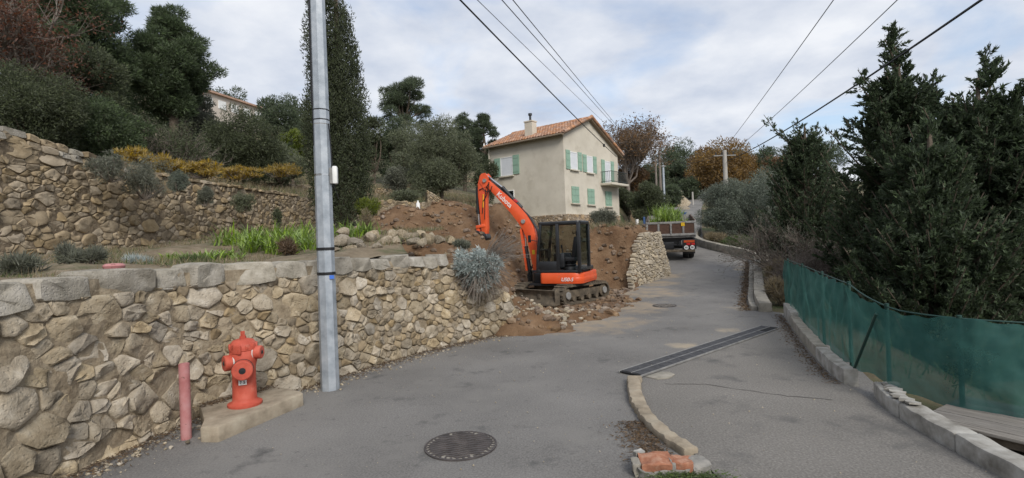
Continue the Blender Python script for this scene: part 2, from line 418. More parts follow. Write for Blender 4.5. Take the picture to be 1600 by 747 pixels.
def glass(name, tint, fac, rough=.03):
    m = bpy.data.materials.new(name); m.use_nodes = True
    nt = m.node_tree; nt.nodes.clear(); N = nt.nodes.new; L = nt.links.new
    out = N('ShaderNodeOutputMaterial'); tr = N('ShaderNodeBsdfTransparent'); tr.inputs[0].default_value = (*tint, 1)
    gl = N('ShaderNodeBsdfGlossy'); gl.inputs['Roughness'].default_value = rough; gl.inputs[0].default_value = (.9, .95, .95, 1)
    nz = N('ShaderNodeTexNoise'); nz.inputs['Scale'].default_value = 3
    mr = N('ShaderNodeMapRange'); L(nz.outputs[0], mr.inputs[0]); mr.inputs[3].default_value = fac * .7; mr.inputs[4].default_value = fac * 1.4
    mx = N('ShaderNodeMixShader'); L(mr.outputs[0], mx.inputs[0]); L(tr.outputs[0], mx.inputs[1]); L(gl.outputs[0], mx.inputs[2]); L(mx.outputs[0], out.inputs[0])
    return m
M['glass'] = glass('tinted_cab_glass', (.42, .50, .50), .10)
M['darkglass'] = glass('dark_window_glass', (.10, .12, .13), .12)

def leafmat(name, c, var=.35, transl=.36, rough=.7, hue=None):
    lo = tuple(x * (1 - var) for x in c); hi = tuple(x * (1 + var) for x in c)
    if hue: hi = hue
    return mat(name, [lo, c, hi], .9, rough, 0, rnd=.3, island=True, detail=3, spec=.2, transl=transl, coords='World')
M['pine'] = leafmat('pine_needles', (.092, .124, .062))
M['pine_far'] = leafmat('far_pine_needles', (.095, .12, .070))
M['holm'] = leafmat('holm_oak_leaves', (.096, .112, .062))
M['cypress'] = leafmat('cypress_scale', (.074, .088, .048))
M['juniper'] = leafmat('conifer_spray', (.066, .092, .050), hue=(.125, .165, .088))
M['olive'] = leafmat('olive_leaves', (.145, .162, .098), hue=(.23, .245, .16))
M['olive_pale'] = leafmat('silver_olive_leaves', (.15, .175, .135), hue=(.27, .29, .235))
M['gold'] = leafmat('golden_leaves', (.23, .145, .055), hue=(.32, .20, .07))
M['brownleaf'] = leafmat('brown_leaves', (.17, .105, .055))
M['rustleaf'] = leafmat('rusty_leaves', (.13, .062, .040))
M['yellowfl'] = leafmat('yellow_shrub_leaves', (.34, .24, .06), hue=(.46, .33, .07))
M['lime'] = leafmat('lime_green_leaves', (.15, .19, .035), hue=(.24, .26, .05))
M['strap'] = leafmat('strap_leaves', (.22, .32, .065), hue=(.36, .46, .13), transl=.3, rough=.45)
M['silverleaf'] = leafmat('silver_leaves', (.40, .45, .43), hue=(.58, .63, .61))
M['greygreen'] = leafmat('grey_green_leaves', (.165, .172, .13))
M['drygrass'] = leafmat('dry_grass', (.26, .21, .13), hue=(.38, .32, .21))
M['weed'] = leafmat('weed_leaves', (.10, .14, .05))
M['litter'] = leafmat('dry_leaf_litter', (.14, .095, .06), hue=(.26, .19, .12))
# ------------------------------------------------------------------ lie of the land
XL = np.array([(-60, -4.8), (-3, -4.7), (3, -4.4), (4.6, -4.15), (6.5, -3.9), (7.6, -2.85), (9.2, -1.95), (11.1, -.2), (13.6, 1.6), (16.5, 3.2),
               (19.5, 4.9), (21.7, 6.6), (24, 6.9), (27, 6.4), (30, 6.6), (35, 8.4), (42, 11.0), (50, 14.2), (57, 17), (160, 60), (900, 350)], float)
XR = np.array([(-60, 4.6), (-3, 4.6), (4, 4.3), (5.2, 4.2), (6.6, 4.6), (8.6, 5.4), (12, 6.7), (12.8, 6.45), (24.0, 11.55), (25.5, 11.8), (27, 11.6),
               (30, 11.3), (35, 13), (42, 15.6), (50, 18.6), (57, 21.2), (160, 64), (900, 354)], float)
def xl(y): return np.interp(y, XL[:, 0], XL[:, 1])
def xr(y): return np.interp(y, XR[:, 0], XR[:, 1])
def road_z(y):
    y = np.asarray(y, float)
    q = .00515 * np.clip(y - 14, 0, 13) ** 2
    return q + .134 * np.clip(y - 27, 0, 140)
WA = [(-11.4, -6), (-10.6, 4), (-10, 10), (-9.4, 16), (-8.8, 22), (-6.5, 26), (-4, 28.6), (2, 36)]    # old tall terrace wall
def behind_WA(x, y):
    x = np.asarray(x, float); y = np.asarray(y, float)
    best = np.full(np.broadcast(x, y).shape, 1e9); sign = np.ones_like(best)
    for a, b in zip(WA[:-1], WA[1:]):
        d = dseg(x, y, a, b)
        cr = (b[0] - a[0]) * (y - a[1]) - (b[1] - a[1]) * (x - a[0])
        m = d < best
        best = np.where(m, d, best); sign = np.where(m, np.sign(cr), sign)
    return best * sign
PAD = ((.7, 14.2), (3.0, 18.0))
def z_terrace(y): return 1.8 + .08 * np.clip(np.asarray(y, float) - 8, 0, 60)
def ground(x, y):
    x = np.asarray(x, float); y = np.asarray(y, float)
    zr = road_z(y)
    s = xl(y) - x; t = x - xr(y)
    z1 = np.maximum(z_terrace(y) - .28 * (1 - ss(22, 27, y)), zr + .8 * ss(30, 60, y))
    z1 = z1 - 1.05 * ss(-4, .5, x) * ss(19, 23, y) * (1 - ss(33, 40, y))
    A = behind_WA(x, y)
    A = np.where(y > 36, np.maximum(s - 8, 0), A)
    z2 = np.maximum(z1, 4.1 + .0 * A) + .15 * np.clip(A, 0, 18) + .20 * np.clip(A - 18, 0, 60) + .03 * np.clip(A - 78, 0, 300)
    zl = z1 + (z2 - z1) * ss(.5, 1.3, A) * ((y <= 36) | (A > 0))
    z = (zr - .05) + (zl - (zr - .05)) * ss(.8, 1.9, s)
    cut = -.12 + 1.3 * np.maximum(0, dseg(x, y, *PAD) - 3.2)
    z = np.where(y < 30, np.minimum(z, np.maximum(cut, -.12)), z)
    drop = (ss(.3, 3.5, t) * 1.1 + .07 * np.clip(t - 2, 0, 120)) * (1 - ss(34, 60, y))
    z = np.where(t > 0, z * (1 - ss(30, 110, t)) - drop - 4 * ss(20, 110, t), z)
    n = fbm(x * .35, y * .35, 3) * .25 + fbm(x * 1.3, y * 1.3, 9) * .07
    return z + n * (ss(1.5, 4, s) + ss(.8, 3, t)) * ss(0, .1, np.maximum(s, t))
def G(x, y): return float(ground(np.array([x]), np.array([y]))[0])

def axis(lo, hi, f0, f1, step, grow=1.13):
    a = list(np.arange(f0, f1 + 1e-6, step)); d = step
    while a[-1] < hi: d *= grow; a.append(a[-1] + d)
    d = step; b = [f0]
    while b[-1] > lo: d *= grow; b.append(b[-1] - d)
    return np.array(b[:0:-1] + a)
def sheet(name, xs, ys, zf, material, parent=None, mask=None):
    X, Y = np.meshgrid(xs, ys)
    Z = zf(X, Y)
    V = np.stack([X.ravel(), Y.ravel(), Z.ravel()], 1)
    w = len(xs); i = np.arange(len(V)).reshape(X.shape)
    F = np.stack([i[:-1, :-1].ravel(), i[:-1, 1:].ravel(), i[1:, 1:].ravel(), i[1:, :-1].ravel()], 1)
    if mask is not None:
        F = F[mask(X, Y, Z).ravel()[F].any(1)]
    return link(name, npmesh(name, V, F, True), material, parent)
tag(sheet('ground', axis(-900, 900, -26, 26, .5), axis(-60, 1500, -4, 60, .5), ground, M['ground']), kind='structure')

# road: a strip between its two edges
ys = np.concatenate([np.arange(-6, 34, .4), np.arange(34, 120, 1.5)])
us = np.linspace(0, 1, 22)
Xr = np.array([xl(y) + (xr(y) - xl(y)) * us for y in ys]); Yr = np.repeat(ys[:, None], 22, 1)
Zr = road_z(Yr) + .012 * fbm(Xr * .6, Yr * .6, 5)
i = np.arange(Xr.size).reshape(Xr.shape)
Fr = np.stack([i[:-1, :-1].ravel(), i[:-1, 1:].ravel(), i[1:, 1:].ravel(), i[1:, :-1].ravel()], 1)
tag(link('road', npmesh('road', np.stack([Xr.ravel(), Yr.ravel(), Zr.ravel()], 1), Fr, True), M['asphalt']), kind='structure')

# driveway: coarser asphalt sheet on the right of the drain, laid over the road bed
dw = [(1.62, -3), (1.60, 4.4), (1.52, 5.0), (1.46, 5.7), (1.52, 6.3), (1.68, 6.95), (1.85, 7.25), (3.4, 8.62), (5.3, 10.32), (6.35, 11.7), (5.75, 10.3), (4.95, 8.6), (4.3, 6.9), (4.1, 6.1), (3.85, 4.9), (3.75, 4.1), (3.7, -3)]
def inside(x, y, poly):
    c = np.zeros(x.shape, bool)
    for (x0, y0), (x1, y1) in zip(poly, poly[1:] + poly[:1]):
        c ^= ((y0 > y) != (y1 > y)) & (x < (x1 - x0) * (y - y0) / (y1 - y0 + 1e-12) + x0)
    return c
dz = lambda X, Y: .020 + .006 * fbm(X * .9, Y * .9, 8)
mb = MB(); mb.add([(x, y, .022) for x, y in dw], [tuple(range(len(dw)))])
o = mb.build('driveway', M['driveway']); tag(o, kind='structure')
# dark seam where two layers of asphalt meet
def ribbon(name, pts, w, z, m, seed=0):
    rg = random.Random(seed); v, f = [], []
    P = [Vector((*p, 0)) for p in pts]; Q = []
    for a, b in zip(P[:-1], P[1:]):
        k = max(2, int((b - a).length / .08))
        Q += [a.lerp(b, q / k) for q in range(k)]
    Q.append(P[-1])
    for q, p in enumerate(Q):
        t = (Q[min(q + 1, len(Q) - 1)] - Q[max(q - 1, 0)]).normalized(); n = Vector((-t.y, t.x, 0))
        ww = w * rg.uniform(.35, 1.3); off = n * rg.uniform(-.012, .012)
        v += [tuple(p + off - n * ww / 2 + Vector((0, 0, z))), tuple(p + off + n * ww / 2 + Vector((0, 0, z)))]
        if q: f.append((2 * q - 2, 2 * q - 1, 2 * q + 1, 2 * q))
    me = npmesh(name, v, f); return link(name, me, m)
M['seam'] = plain('tar_seam', (.095, .088, .08), .95)
tag(ribbon('asphalt_seam', [gp(*p).xy[:] for p in [(1040, 603), (1100, 603), (1160, 612), (1230, 622), (1300, 628)]], .016, .0265, M['seam'], 2), kind='structure')

# ------------------------------------------------------------------ rubble walls, stone by stone
class Path:
    def __init__(s, pts, step=.05):
        P = [np.array(p, float) for p in pts]; out = []
        for i in range(len(P) - 1):
            p0, p1, p2, p3 = P[max(i - 1, 0)], P[i], P[i + 1], P[min(i + 2, len(P) - 1)]
            n = max(2, int(np.linalg.norm(p2 - p1) / step))
            for k in range(n):
                t = k / n
                out.append(.5 * (2 * p1 + (p2 - p0) * t + (2 * p0 - 5 * p1 + 4 * p2 - p3) * t * t + (3 * p1 - p0 - 3 * p2 + p3) * t ** 3))
        out.append(P[-1]); s.p = np.array(out)
        s.u = np.concatenate([[0], np.cumsum(np.linalg.norm(np.diff(s.p, axis=0), axis=1))]); s.L = s.u[-1]
    def pos(s, u): return np.stack([np.interp(u, s.u, s.p[:, k]) for k in range(s.p.shape[1])], -1)
    def nrm(s, u):           # points to the right of travel
        d = s.pos(np.asarray(u) + .15)[..., :2] - s.pos(np.asarray(u) - .15)[..., :2]
        d = d / (np.linalg.norm(d, axis=-1, keepdims=True) + 1e-9)
        return np.stack([d[..., 1], -d[..., 0]], -1)
    def u_at_y(s, y): return float(np.interp(y, s.p[:, 1], s.u))

def scatter(u0, u1, v0, v1, rf, seed, asp=1.25, tries=14000):
    rg = np.random.default_rng(seed); P = np.zeros((0, 2)); W = np.zeros(0)
    for _ in range(tries):
        u, v = rg.uniform(u0, u1), rg.uniform(v0, v1)
        r = rf(u, v) * rg.choice([.42, .62, .9, 1.2, 1.55], p=[.26, .24, .24, .16, .1])
        if len(P):
            d = np.hypot((P[:, 0] - u) / asp, P[:, 1] - v)
            if (d < (W + r) * .82).any(): continue
        P = np.vstack([P, [u, v]]); W = np.append(W, r)
    return P, W
def clip(poly, nx, ny, c):
    out = []
    for i in range(len(poly)):
        a, b = poly[i], poly[(i + 1) % len(poly)]
        da, db = nx * a[0] + ny * a[1] - c, nx * b[0] + ny * b[1] - c
        if da <= 0: out.append(a)
        if (da < 0) != (db < 0) and abs(da - db) > 1e-12:
            t = da / (da - db); out.append((a[0] + (b[0] - a[0]) * t, a[1] + (b[1] - a[1]) * t))
    return out
def cells(P, W, box, asp=1.25):
    Q = P / np.array([asp, 1.0]); out = []
    bx = [(box[0] / asp, box[2]), (box[1] / asp, box[2]), (box[1] / asp, box[3]), (box[0] / asp, box[3])]
    for i in range(len(Q)):
        d = np.hypot(*(Q - Q[i]).T); js = np.argsort(d)[1:22]; poly = bx
        for j in js:
            n = 2 * (Q[j] - Q[i]); c = Q[j] @ Q[j] - Q[i] @ Q[i] + (W[i] ** 2 - W[j] ** 2) * .8
            poly = clip(poly, n[0], n[1], c)
            if len(poly) < 3: break
        if len(poly) >= 3: out.append([(a * asp, b) for a, b in poly])
    return out
def stone_geo(poly, rg, gap, proud, back=.12, rough=1.0, vary=True):
    """closed lumpy stone over a joint polygon in (u, v, out)"""
    p = np.array(poly); c = p.mean(0)
    # drop tiny edges, round the corners
    q = []
    for i in range(len(p)):
        a, b = p[i], p[(i + 1) % len(p)]
        if np.linalg.norm(b - a) > .02:
            e = rg.uniform(.09, .19); q += [a * (1 - e) + b * e, a * e + b * (1 - e)]
    if len(q) < 5: return None
    q = np.array(q); c = q.mean(0)
    rad = np.linalg.norm(q - c, axis=1)
    mr = rad.mean()
    if mr < .025: return None
    k = np.clip(1 - gap / mr, .5, 1)
    q = c + (q - c) * k * (1 + rg.uniform(-.06, .045, len(q)))[:, None]
    n = len(q)
    pr = proud * rg.uniform(.45, 1.35) if vary else proud
    tu, tv = rg.normal(0, .20, 2) * rough
    V = []
    def ring(f, d, nz):
        pts = c + (q - c) * f
        dd = d + (pts[:, 0] - c[0]) * tu + (pts[:, 1] - c[1]) * tv + rg.normal(0, nz, n)
        for (a, b), e in zip(pts, dd): V.append((a, b, e))
    ring(1.0, -back, 0); ring(1.0, pr * .62, .006 * rough); ring(.9, pr * .95, .009 * rough); ring(.55, pr, .012 * rough)
    V.append((c[0], c[1], pr + rg.normal(0, .012)))
    F = []
    for r in range(3):
        for k2 in range(n): F.append((r * n + k2, r * n + (k2 + 1) % n, (r + 1) * n + (k2 + 1) % n, (r + 1) * n + k2))
    for k2 in range(n): F.append((3 * n + k2, 3 * n + (k2 + 1) % n, 4 * n))
    return np.array(V), F, c
def warp(path, V, batter, zb):
    """(u, v, out) to world along the path; zb = base height at u"""
    p = path.pos(V[:, 0]); n = path.nrm(V[:, 0])
    b = zb(V[:, 0]) if callable(zb) else zb
    xy = p[:, :2] + n * (V[:, 2] - batter * V[:, 1])[:, None]
    return np.column_stack([xy, b + V[:, 1]])
def wall_core(name, path, u0, u1, top, batter, zb, thick, material, parent, inset=.03, nv=10):
    us_ = np.arange(u0, u1 + .01, .1); V, F = [], []
    prof = [(k / nv, 0) for k in range(nv + 1)] + [(1.0, -thick * .5), (1.0, -thick), (0, -thick)]
    m = len(prof)
    rg = np.random.default_rng(4)
    for u in us_:
        t = max(.05, top(u))
        ins = inset(u) if callable(inset) else inset
        a = np.array([(u, f * t if k <= nv else f * t - .02, -ins + rg.normal(0, .009) if k <= nv else d) for k, (f, d) in enumerate(prof)])
        V += [tuple(v) for v in warp(path, a, batter, zb)]
    for i in range(len(us_) - 1):
        for k in range(m): F.append((i * m + k, i * m + (k + 1) % m, (i + 1) * m + (k + 1) % m, (i + 1) * m + k))
    F.append(tuple(range(m))); F.append(tuple((len(us_) - 1) * m + k for k in range(m)))
    return link(name, npmesh(name, V, F, False), material, parent)
def rubble_wall(root, path, polys, batter, zb, material, isl_material, gap, proud, limit=300, seed=1, rough=1.0, key=None, names='stone', material_for=None):
    rg = np.random.default_rng(seed)
    it = []
    for p in polys:
        g = stone_geo(p, rg, gap, proud, rough=rough)
        if g is None: continue
        V, F, c = g
        a = np.array(p); area = abs(np.sum(a[:, 0] * np.roll(a[:, 1], 1) - a[:, 1] * np.roll(a[:, 0], 1))) / 2
        it.append((area * (key(c) if key else 1), V, F, c))
    it.sort(key=lambda t: -t[0])
    bv, bf = [], []
    for k, (_, V, F, c) in enumerate(it):
        Wd = warp(path, V, batter, zb)
        if k < limit:
            ctr = Wd.mean(0)
            mm = material_for(c) if material_for else material
            me = npmesh(names, Wd - ctr, F, True); me.set_sharp_from_angle(angle=R(56)); link(names, me, mm, root, ctr)
        else:
            o = len(bv); bv += [tuple(v) for v in Wd]; bf += [tuple(q + o for q in f) for f in F]
    if bv:
        tag(link('small_stones', npmesh('small_stones', bv, bf, True), isl_material, root), kind='stuff')
    return len(it)

# front retaining wall along the road
W1 = Path([(-4.6, -1), (-4.3, 2.5), (-4.13, 4.63), (-4.04, 5.3), (-3.80, 6.4), (-2.98, 7.52), (-1.92, 9.23), (-1.0, 10.35), (-.21, 11.14), (.35, 11.8)])
U_end = W1.u_at_y(10.05); U_stop = W1.u_at_y(11.5); U0 = W1.u_at_y(2.6)
def w1_top(u): return float(np.interp(u, [0, U0, U_end, U_end + .5, U_stop - .3, U_stop + .1], [1.86, 1.86, 1.76, 1.45, .95, .2]))
def rf1(u, v):
    y = np.interp(u, W1.u, W1.p[:, 1])
    return np.interp(y, [3, 5, 7, 9, 12], [.19, .175, .135, .115, .11])
root = empty('stone_retaining_wall', (0, 0, 0), 0, 'near tan rubble retaining wall with grey cap blocks behind the red hydrant', 'wall')
P, W = scatter(U0, U_stop, 0, 1.66, rf1, 11)
pl = [p for p in cells(P, W, (U0, U_stop, -.06, 1.60)) if np.mean([q[1] for q in p]) < w1_top(np.mean([q[0] for q in p])) - .05]
print('near wall stones', len(pl))
rubble_wall(root, W1, pl, .10, 0.0, M['stone'], M['stone_far_isl'], .006, .055, 300, 21, key=lambda c: 1.0)
rg = np.random.default_rng(5)
u = U0
k = 0
while u < U_end + .25:
    L_ = float(np.interp(u, [U0, U_end], [.66, .34])) * rg.uniform(.75, 1.3)
    h0 = w1_top(u + L_ / 2); lo = 1.57 - rg.uniform(0, .06); hi = h0 + rg.uniform(-.04, .05)
    if u > U_end - .1: lo, hi = 1.45, h0 - .02
    poly = [(u, lo + rg.uniform(0, .03)), (u + L_ * .5, lo - rg.uniform(0, .03)), (u + L_, lo + rg.uniform(0, .03)), (u + L_ - rg.uniform(0, .05), hi), (u + L_ * .5, hi + rg.uniform(0, .03)), (u + rg.uniform(0, .05), hi)]
    V, F, c = stone_geo(poly, rg, .008, .09, back=.34, rough=.8)
    Wd = warp(W1, V, .10, 0.0); ctr = Wd.mean(0)
    me = npmesh('cap_stone', Wd - ctr, F, True); me.set_sharp_from_angle(angle=R(34)); link('cap_stone', me, M['stone_grey'], root, ctr)
    u += L_
wall_core('mortar_core', W1, 0.2, U_stop, lambda u: w1_top(u) - .07, .10, 0.0, .45, M['mortar'], root, inset=lambda u: float(np.interp(u, [U0, U0 + 3.2, U0 + 5.2, 40], [-.034, -.032, -.016, -.010])), nv=16)

WAp = Path(WA[:7])
# tall old terrace wall on the left
def wa_base(u): return np.interp(u, WAp.u, [1.75 + .0 * q for q in z_terrace(WAp.p[:, 1])] if False else z_terrace(WAp.p[:, 1]) - .15)
def wa_topz(u):
    y = np.interp(u, WAp.u, WAp.p[:, 1])
    return np.interp(y, [-6, 4, 10, 12, 15, 22, 26, 28.6], [5.2, 5.0, 4.58, 4.28, 4.12, 4.2, 4.3, 4.3])
def wa_top(u): return float(wa_topz(u) - wa_base(u))
ua0, ua1 = WAp.u_at_y(7.5), WAp.u_at_y(28)
root = empty('old_terrace_wall', (0, 0, 0), 0, 'tall old rubble terrace wall behind the green strap-leaved plants', 'wall')
def rfA(u, v):
    y = np.interp(u, WAp.u, WAp.p[:, 1]); return np.interp(y, [8, 14, 22, 28], [.145, .13, .12, .12])
P, W = scatter(ua0, ua1, 0, 2.9, rfA, 12, asp=1.45, tries=20000)
pl = [p for p in cells(P, W, (ua0, ua1, -.05, 2.95), 1.45) if np.mean([q[1] for q in p]) < wa_top(np.mean([q[0] for q in p])) - .04]
print('old wall stones', len(pl))
def ncam(c):
    p = WAp.pos(c[0]); return 1.0 / (p[0] ** 2 + p[1] ** 2)
rubble_wall(root, WAp, pl, .08, wa_base, M['stone_far'], M['stone_far_isl'], .008, .045, 300, 22, key=ncam, rough=1.0)
rg = np.random.default_rng(15); u = ua0
while u < WAp.u_at_y(21.5):                       # coping blocks, paler on the near end
    near = u < WAp.u_at_y(13.5)
    L_ = rg.uniform(.28, .55); t0, t1 = wa_top(u), wa_top(u + L_)
    for a0, a1 in (((-.18, -.02), (-.02, rg.uniform(.10, .16))) if near else ((-.03, rg.uniform(.04, .09)),)):
        poly = [(u, t0 + a0), (u + L_, t1 + a0 + .01), (u + L_ - .01, t1 + a1), (u + L_ * .5, (t0 + t1) / 2 + a1 + rg.uniform(0, .03)), (u + .01, t0 + a1)]
        g_ = stone_geo(poly, rg, .006, .07, back=.3, rough=.8)
        if g_ is None: continue
        V, F, c = g_
        Wd = warp(WAp, V, .08, wa_base); ctr = Wd.mean(0)
        me = npmesh('coping_stone', Wd - ctr, F, True); me.set_sharp_from_angle(angle=R(44))
        link('coping_stone', me, M['stone_grey'] if near and rg.random() < .3 else M['stone_far'], root, ctr)
    u += L_
wall_core('earth_core', WAp, .2, WAp.L - .2, lambda u: wa_top(u) - .05, .08, wa_base, .6, M['mortar_dark'], root, inset=-.018)

# broken dry-stone wall beside the truck
W3 = Path([(4.35, 18.9), (4.95, 19.6), (5.75, 20.55), (6.6, 21.7), (6.95, 23.2), (6.7, 25.5), (6.5, 28)])
z3 = lambda u: road_z(np.interp(u, W3.u, W3.p[:, 1])) - .05
def w3_top(u): return float(np.interp(u, [0, .35, 1.1, 1.9, 3.9, 9], [.35, .8, 1.55, 1.95, 1.85, 1.9]))
root = empty('dry_stone_wall', (0, 0, 0), 0, 'broken end of pale dry-stone wall between the dug earth and the parked truck', 'wall')
P, W = scatter(0, 4.4, 0, 2.0, lambda u, v: .078, 13, asp=1.3, tries=9000)
pl = [p for p in cells(P, W, (0, 4.4, -.05, 1.98), 1.3) if np.mean([q[1] for q in p]) < w3_top(np.mean([q[0] for q in p]))]
print('dry wall stones', len(pl))
rubble_wall(root, W3, pl, .22, z3, M['stone_pale'], M['stone_pale_isl'], .014, .06, 300, 23)
wall_core('earth_core', W3, .95, W3.L - .2, lambda u: w3_top(u) - .12, .22, z3, .7, M['dirt'], root, inset=.02)

# low terrace walls higher up the slope
def far_wall(pts, h, r, seed, label, mt=None):
    pth = Path([(p[0], p[1]) for p in pts])
    zb = lambda u: np.array([G(*pth.pos(q)[:2]) for q in np.atleast_1d(u)]) - .15
    us_ = np.linspace(0, pth.L, 40); zt = zb(us_); zbi = lambda u: np.interp(u, us_, zt)
    rt = empty('low_terrace_wall', (0, 0, 0), 0, label, 'wall', 'low terrace walls up the slope')
    P_, W_ = scatter(0, pth.L, 0, h, lambda u, v: r, seed, asp=1.5, tries=5000)
    pl_ = cells(P_, W_, (0, pth.L, -.05, h), 1.5)
    rubble_wall(rt, pth, pl_, .08, zbi, M['stone_far'], M['stone_far_isl'], .015, .05, 0, seed, rough=.8)
    wall_core('earth_core', pth, .05, pth.L, lambda u: h - .05, .08, zbi, .5, M['mortar_dark'], rt, inset=.0)
a0, a1 = at(340, 285, 30), at(500, 280, 34)
far_wall([(a0.x - 3, a0.y - 2), (a0.x, a0.y), (a1.x, a1.y), (a1.x + 3, a1.y + 1)], .75, .14, 41, 'low rubble terrace wall left of the columnar cypress')
a0, a1 = at(585, 290, 36), at(660, 290, 37)
far_wall([(a0.x, a0.y), (a1.x, a1.y)], .55, .14, 42, 'low rubble terrace wall on the slope right of the columnar cypress')
a0, a1 = at(668, 318, 29.5), at(730, 318, 30.5)
far_wall([(a0.x, a0.y), (a1.x, a1.y)], 1.0, .14, 43, 'low rubble terrace wall under the big round olive tree')

# ------------------------------------------------------------------ dug earth
def dirt(x, y):
    s = xl(y) - x
    rg1 = fbm(x * .9, y * .9, 50) * .35 + fbm(x * 2.6, y * 2.6, 55) * .14 + fbm(x * 7, y * 7, 58) * .06
    m1 = 3.45 - .60 * dseg(x, y, (-4.0, 18.6), (.9, 20.0)) - 2.5 * np.maximum(0, .5 - s)
    m2 = 2.0 - .62 * dseg(x, y, (-3.2, 12.6), (-1.0, 12.3)) - 2.6 * np.maximum(0, .75 - s)
    m5 = .95 - .55 * dseg(x, y, (-.2, 12.6), (.8, 13.6))
    m3 = 2.45 - (1.9 + 1.6 * ss(18.5, 20, y)) * np.maximum(0, .95 - s) - .8 * np.maximum(0, y - 24.5) - .5 * np.maximum(0, -x) - 2.2 * np.maximum(0, 19.2 - y)
    m4 = .05 - .06 * np.maximum(0, dseg(x, y, (.8, 12.6), (4.2, 18.2)) - .35)
    cutz = .03 + 1.7 * np.maximum(0, dseg(x, y, *PAD) - 1.75) + .02 * rg1
    top = np.maximum(np.maximum(m1, m2), np.maximum(m3, m5))
    z = np.minimum(top + rg1 * .9, cutz + rg1 * .8 * ss(1.6, 3, dseg(x, y, *PAD)))
    return np.maximum(z, m4 + rg1 * .12 - .01)
def dirt_mask(X, Y, Z): return (Z > road_z(Y) - .03) | ((X < xl(Y) + .3) & (Y > 12))
tag(sheet('dug_earth', np.arange(-9, 7.01, .11), np.arange(10.4, 27, .11), dirt, M['dirt'], None, dirt_mask), kind='structure')
def DZ(x, y): return float(dirt(np.array([x]), np.array([y]))[0])

# terrace soil between the two walls
def zcut(x, y): return -.06 + 1.5 * np.maximum(0, dseg(x, y, *PAD) - 1.9)
nu, nv = 110, 46
V, F = [], []
for a in range(nu + 1):
    f = a / nu
    p0 = W1.pos(W1.L * (.02 + .90 * f))[:2] - W1.nrm(W1.L * (.02 + .90 * f)) * .42
    p1 = WAp.pos(WAp.L * f)[:2] + WAp.nrm(WAp.L * f) * .05
    for b in range(nv + 1):
        t = b / nv; p = p0 + (p1 - p0) * t
        z = z_terrace(p[1]) + .22 * fbm(p[0] * .7, p[1] * .7, 31) * ss(0, .25, t) + .05 * fbm(p[0] * 3, p[1] * 3, 33)
        z = z - .12 * (1 - ss(0, .06, t))
        V.append((p[0], p[1], float(z) if f < .86 else min(float(z), DZ(*p) - .04)))
for a in range(nu):
    for b in range(nv):
        i0 = a * (nv + 1) + b; F.append((i0, i0 + 1, i0 + nv + 2, i0 + nv + 1))
tag(link('terrace', npmesh('terrace', V, F, True), M['terrace']), kind='structure')
def ZT(x, y): return float(z_terrace(y) + .22 * fbm(x * .7, y * .7, 31))

# ------------------------------------------------------------------ street furniture
# steel pole
p = gp(516, 608)
t = empty('utility_pole', (p.x, p.y, -.02), R(12), 'grey galvanised eight-sided steel pole standing in front of the stone wall', 'pole')
MB().tube([(0, 0, -.3), (0, 0, 10.5)], [.128, .085], 8).build('shaft', M['galv'], t)
MB().tube([(0, 0, 1.975), (0, 0, 2.015)], .1245, 8).build('black_band', M['black'], t)
MB().tube([(0, 0, 1.63), (.0, 0, 1.67)], .126, 8).build('black_band', M['black'], t)
MB().tube([(0, 0, 3.02), (0, 0, 3.045)], .117, 8).build('clamp', M['silver'], t)
MB().tube([(0, 0, 3.94), (.0, 0, 3.955)], .114, 8).build('tie', M['black'], t)
MB().tube([(0, 0, 3.80), (0, 0, 3.815)], .1145, 8).build('tie', M['black'], t)
MB().tube([(0, 0, 3.74), (0, 0, 3.75)], .1135, 8).build('strap', M['truckgrey'], t)
rgp = random.Random(3)
cx = [(-.115 + .004 * z, -.02 + rgp.uniform(-.004, .004), z) for z in (3.45, 3.7, 4.0, 4.6, 5.3, 6.2, 7.4, 9.0)]
MB().tube(cx, .013, 6).tube([(x - .01, y - .028, z) for x, y, z in cx[2:]], .011, 6).build('cable', M['black'], t, True)
MB().tube([(.105, -.06, 3.75), (.12, -.05, 3.5), (.13, -.04, 3.2), (.15, -.02, 2.98), (.16, 0, 2.88), (.13, .03, 2.85), (.12, .03, 3.0)], .009, 6).tube([(.14, -.03, 2.9), (.17, .0, 2.8), (.2, 0, 2.7)], .004, 5).build('loop_cable', M['black'], t, True)
bx = MB().box((.165, -.02, 3.03), (.07, .11, .25)).build('junction_box', M['white'], t, bevel=.02)
MB().box((.12, -.02, 3.02), (.05, .08, .22)).build('bracket', M['truckgrey'], bx)
MB().box((.085, -.105, 1.60), (.06, .006, .05), Matrix.Rotation(R(22), 3, 'Z')).build('blue_tape', plain('blue_tape', (.05, .15, .55), .5), t)

# hydrant slab, hydrant, red post
ps = [(-3.34, 5.38), (-3.14, 5.36), (-2.72, 6.52), (-2.80, 6.62), (-3.45, 7.0), (-3.62, 6.95), (-3.92, 6.3), (-3.45, 5.62)]
c0 = Vector((-3.3, 6.1))
t = MB().slab([(x - c0.x, y - c0.y) for x, y in ps], -.05, .16).build('concrete_slab', M['slab'], bevel=.02, loc=(c0.x, c0.y, 0), jit=.004)
tag(t, 'low cracked concrete slab under the red fire hydrant', 'slab')
p = gp(383, 632, .16)
t = empty('fire_hydrant', (p.x, p.y, .155), R(-18), 'red three-outlet fire hydrant on a concrete slab by the stone wall', 'fire hydrant')
MB().lathe([(.185, 0), (.19, .015), (.188, .035), (.15, .05), (.138, .065), (.132, .08), (.128, .30), (.130, .46), (.145, .51), (.150, .56), (.150, .64), (.142, .66)], 28).build('barrel', M['red'], t, True)
cap = MB().lathe([(.142, .655), (.152, .665), (.152, .70), (.142, .735), (.11, .775), (.06, .79), (.03, .795)], 28)
cap.build('bonnet', M['red'], t, True)
cp = bpy.data.objects['bonnet']
fl = MB()
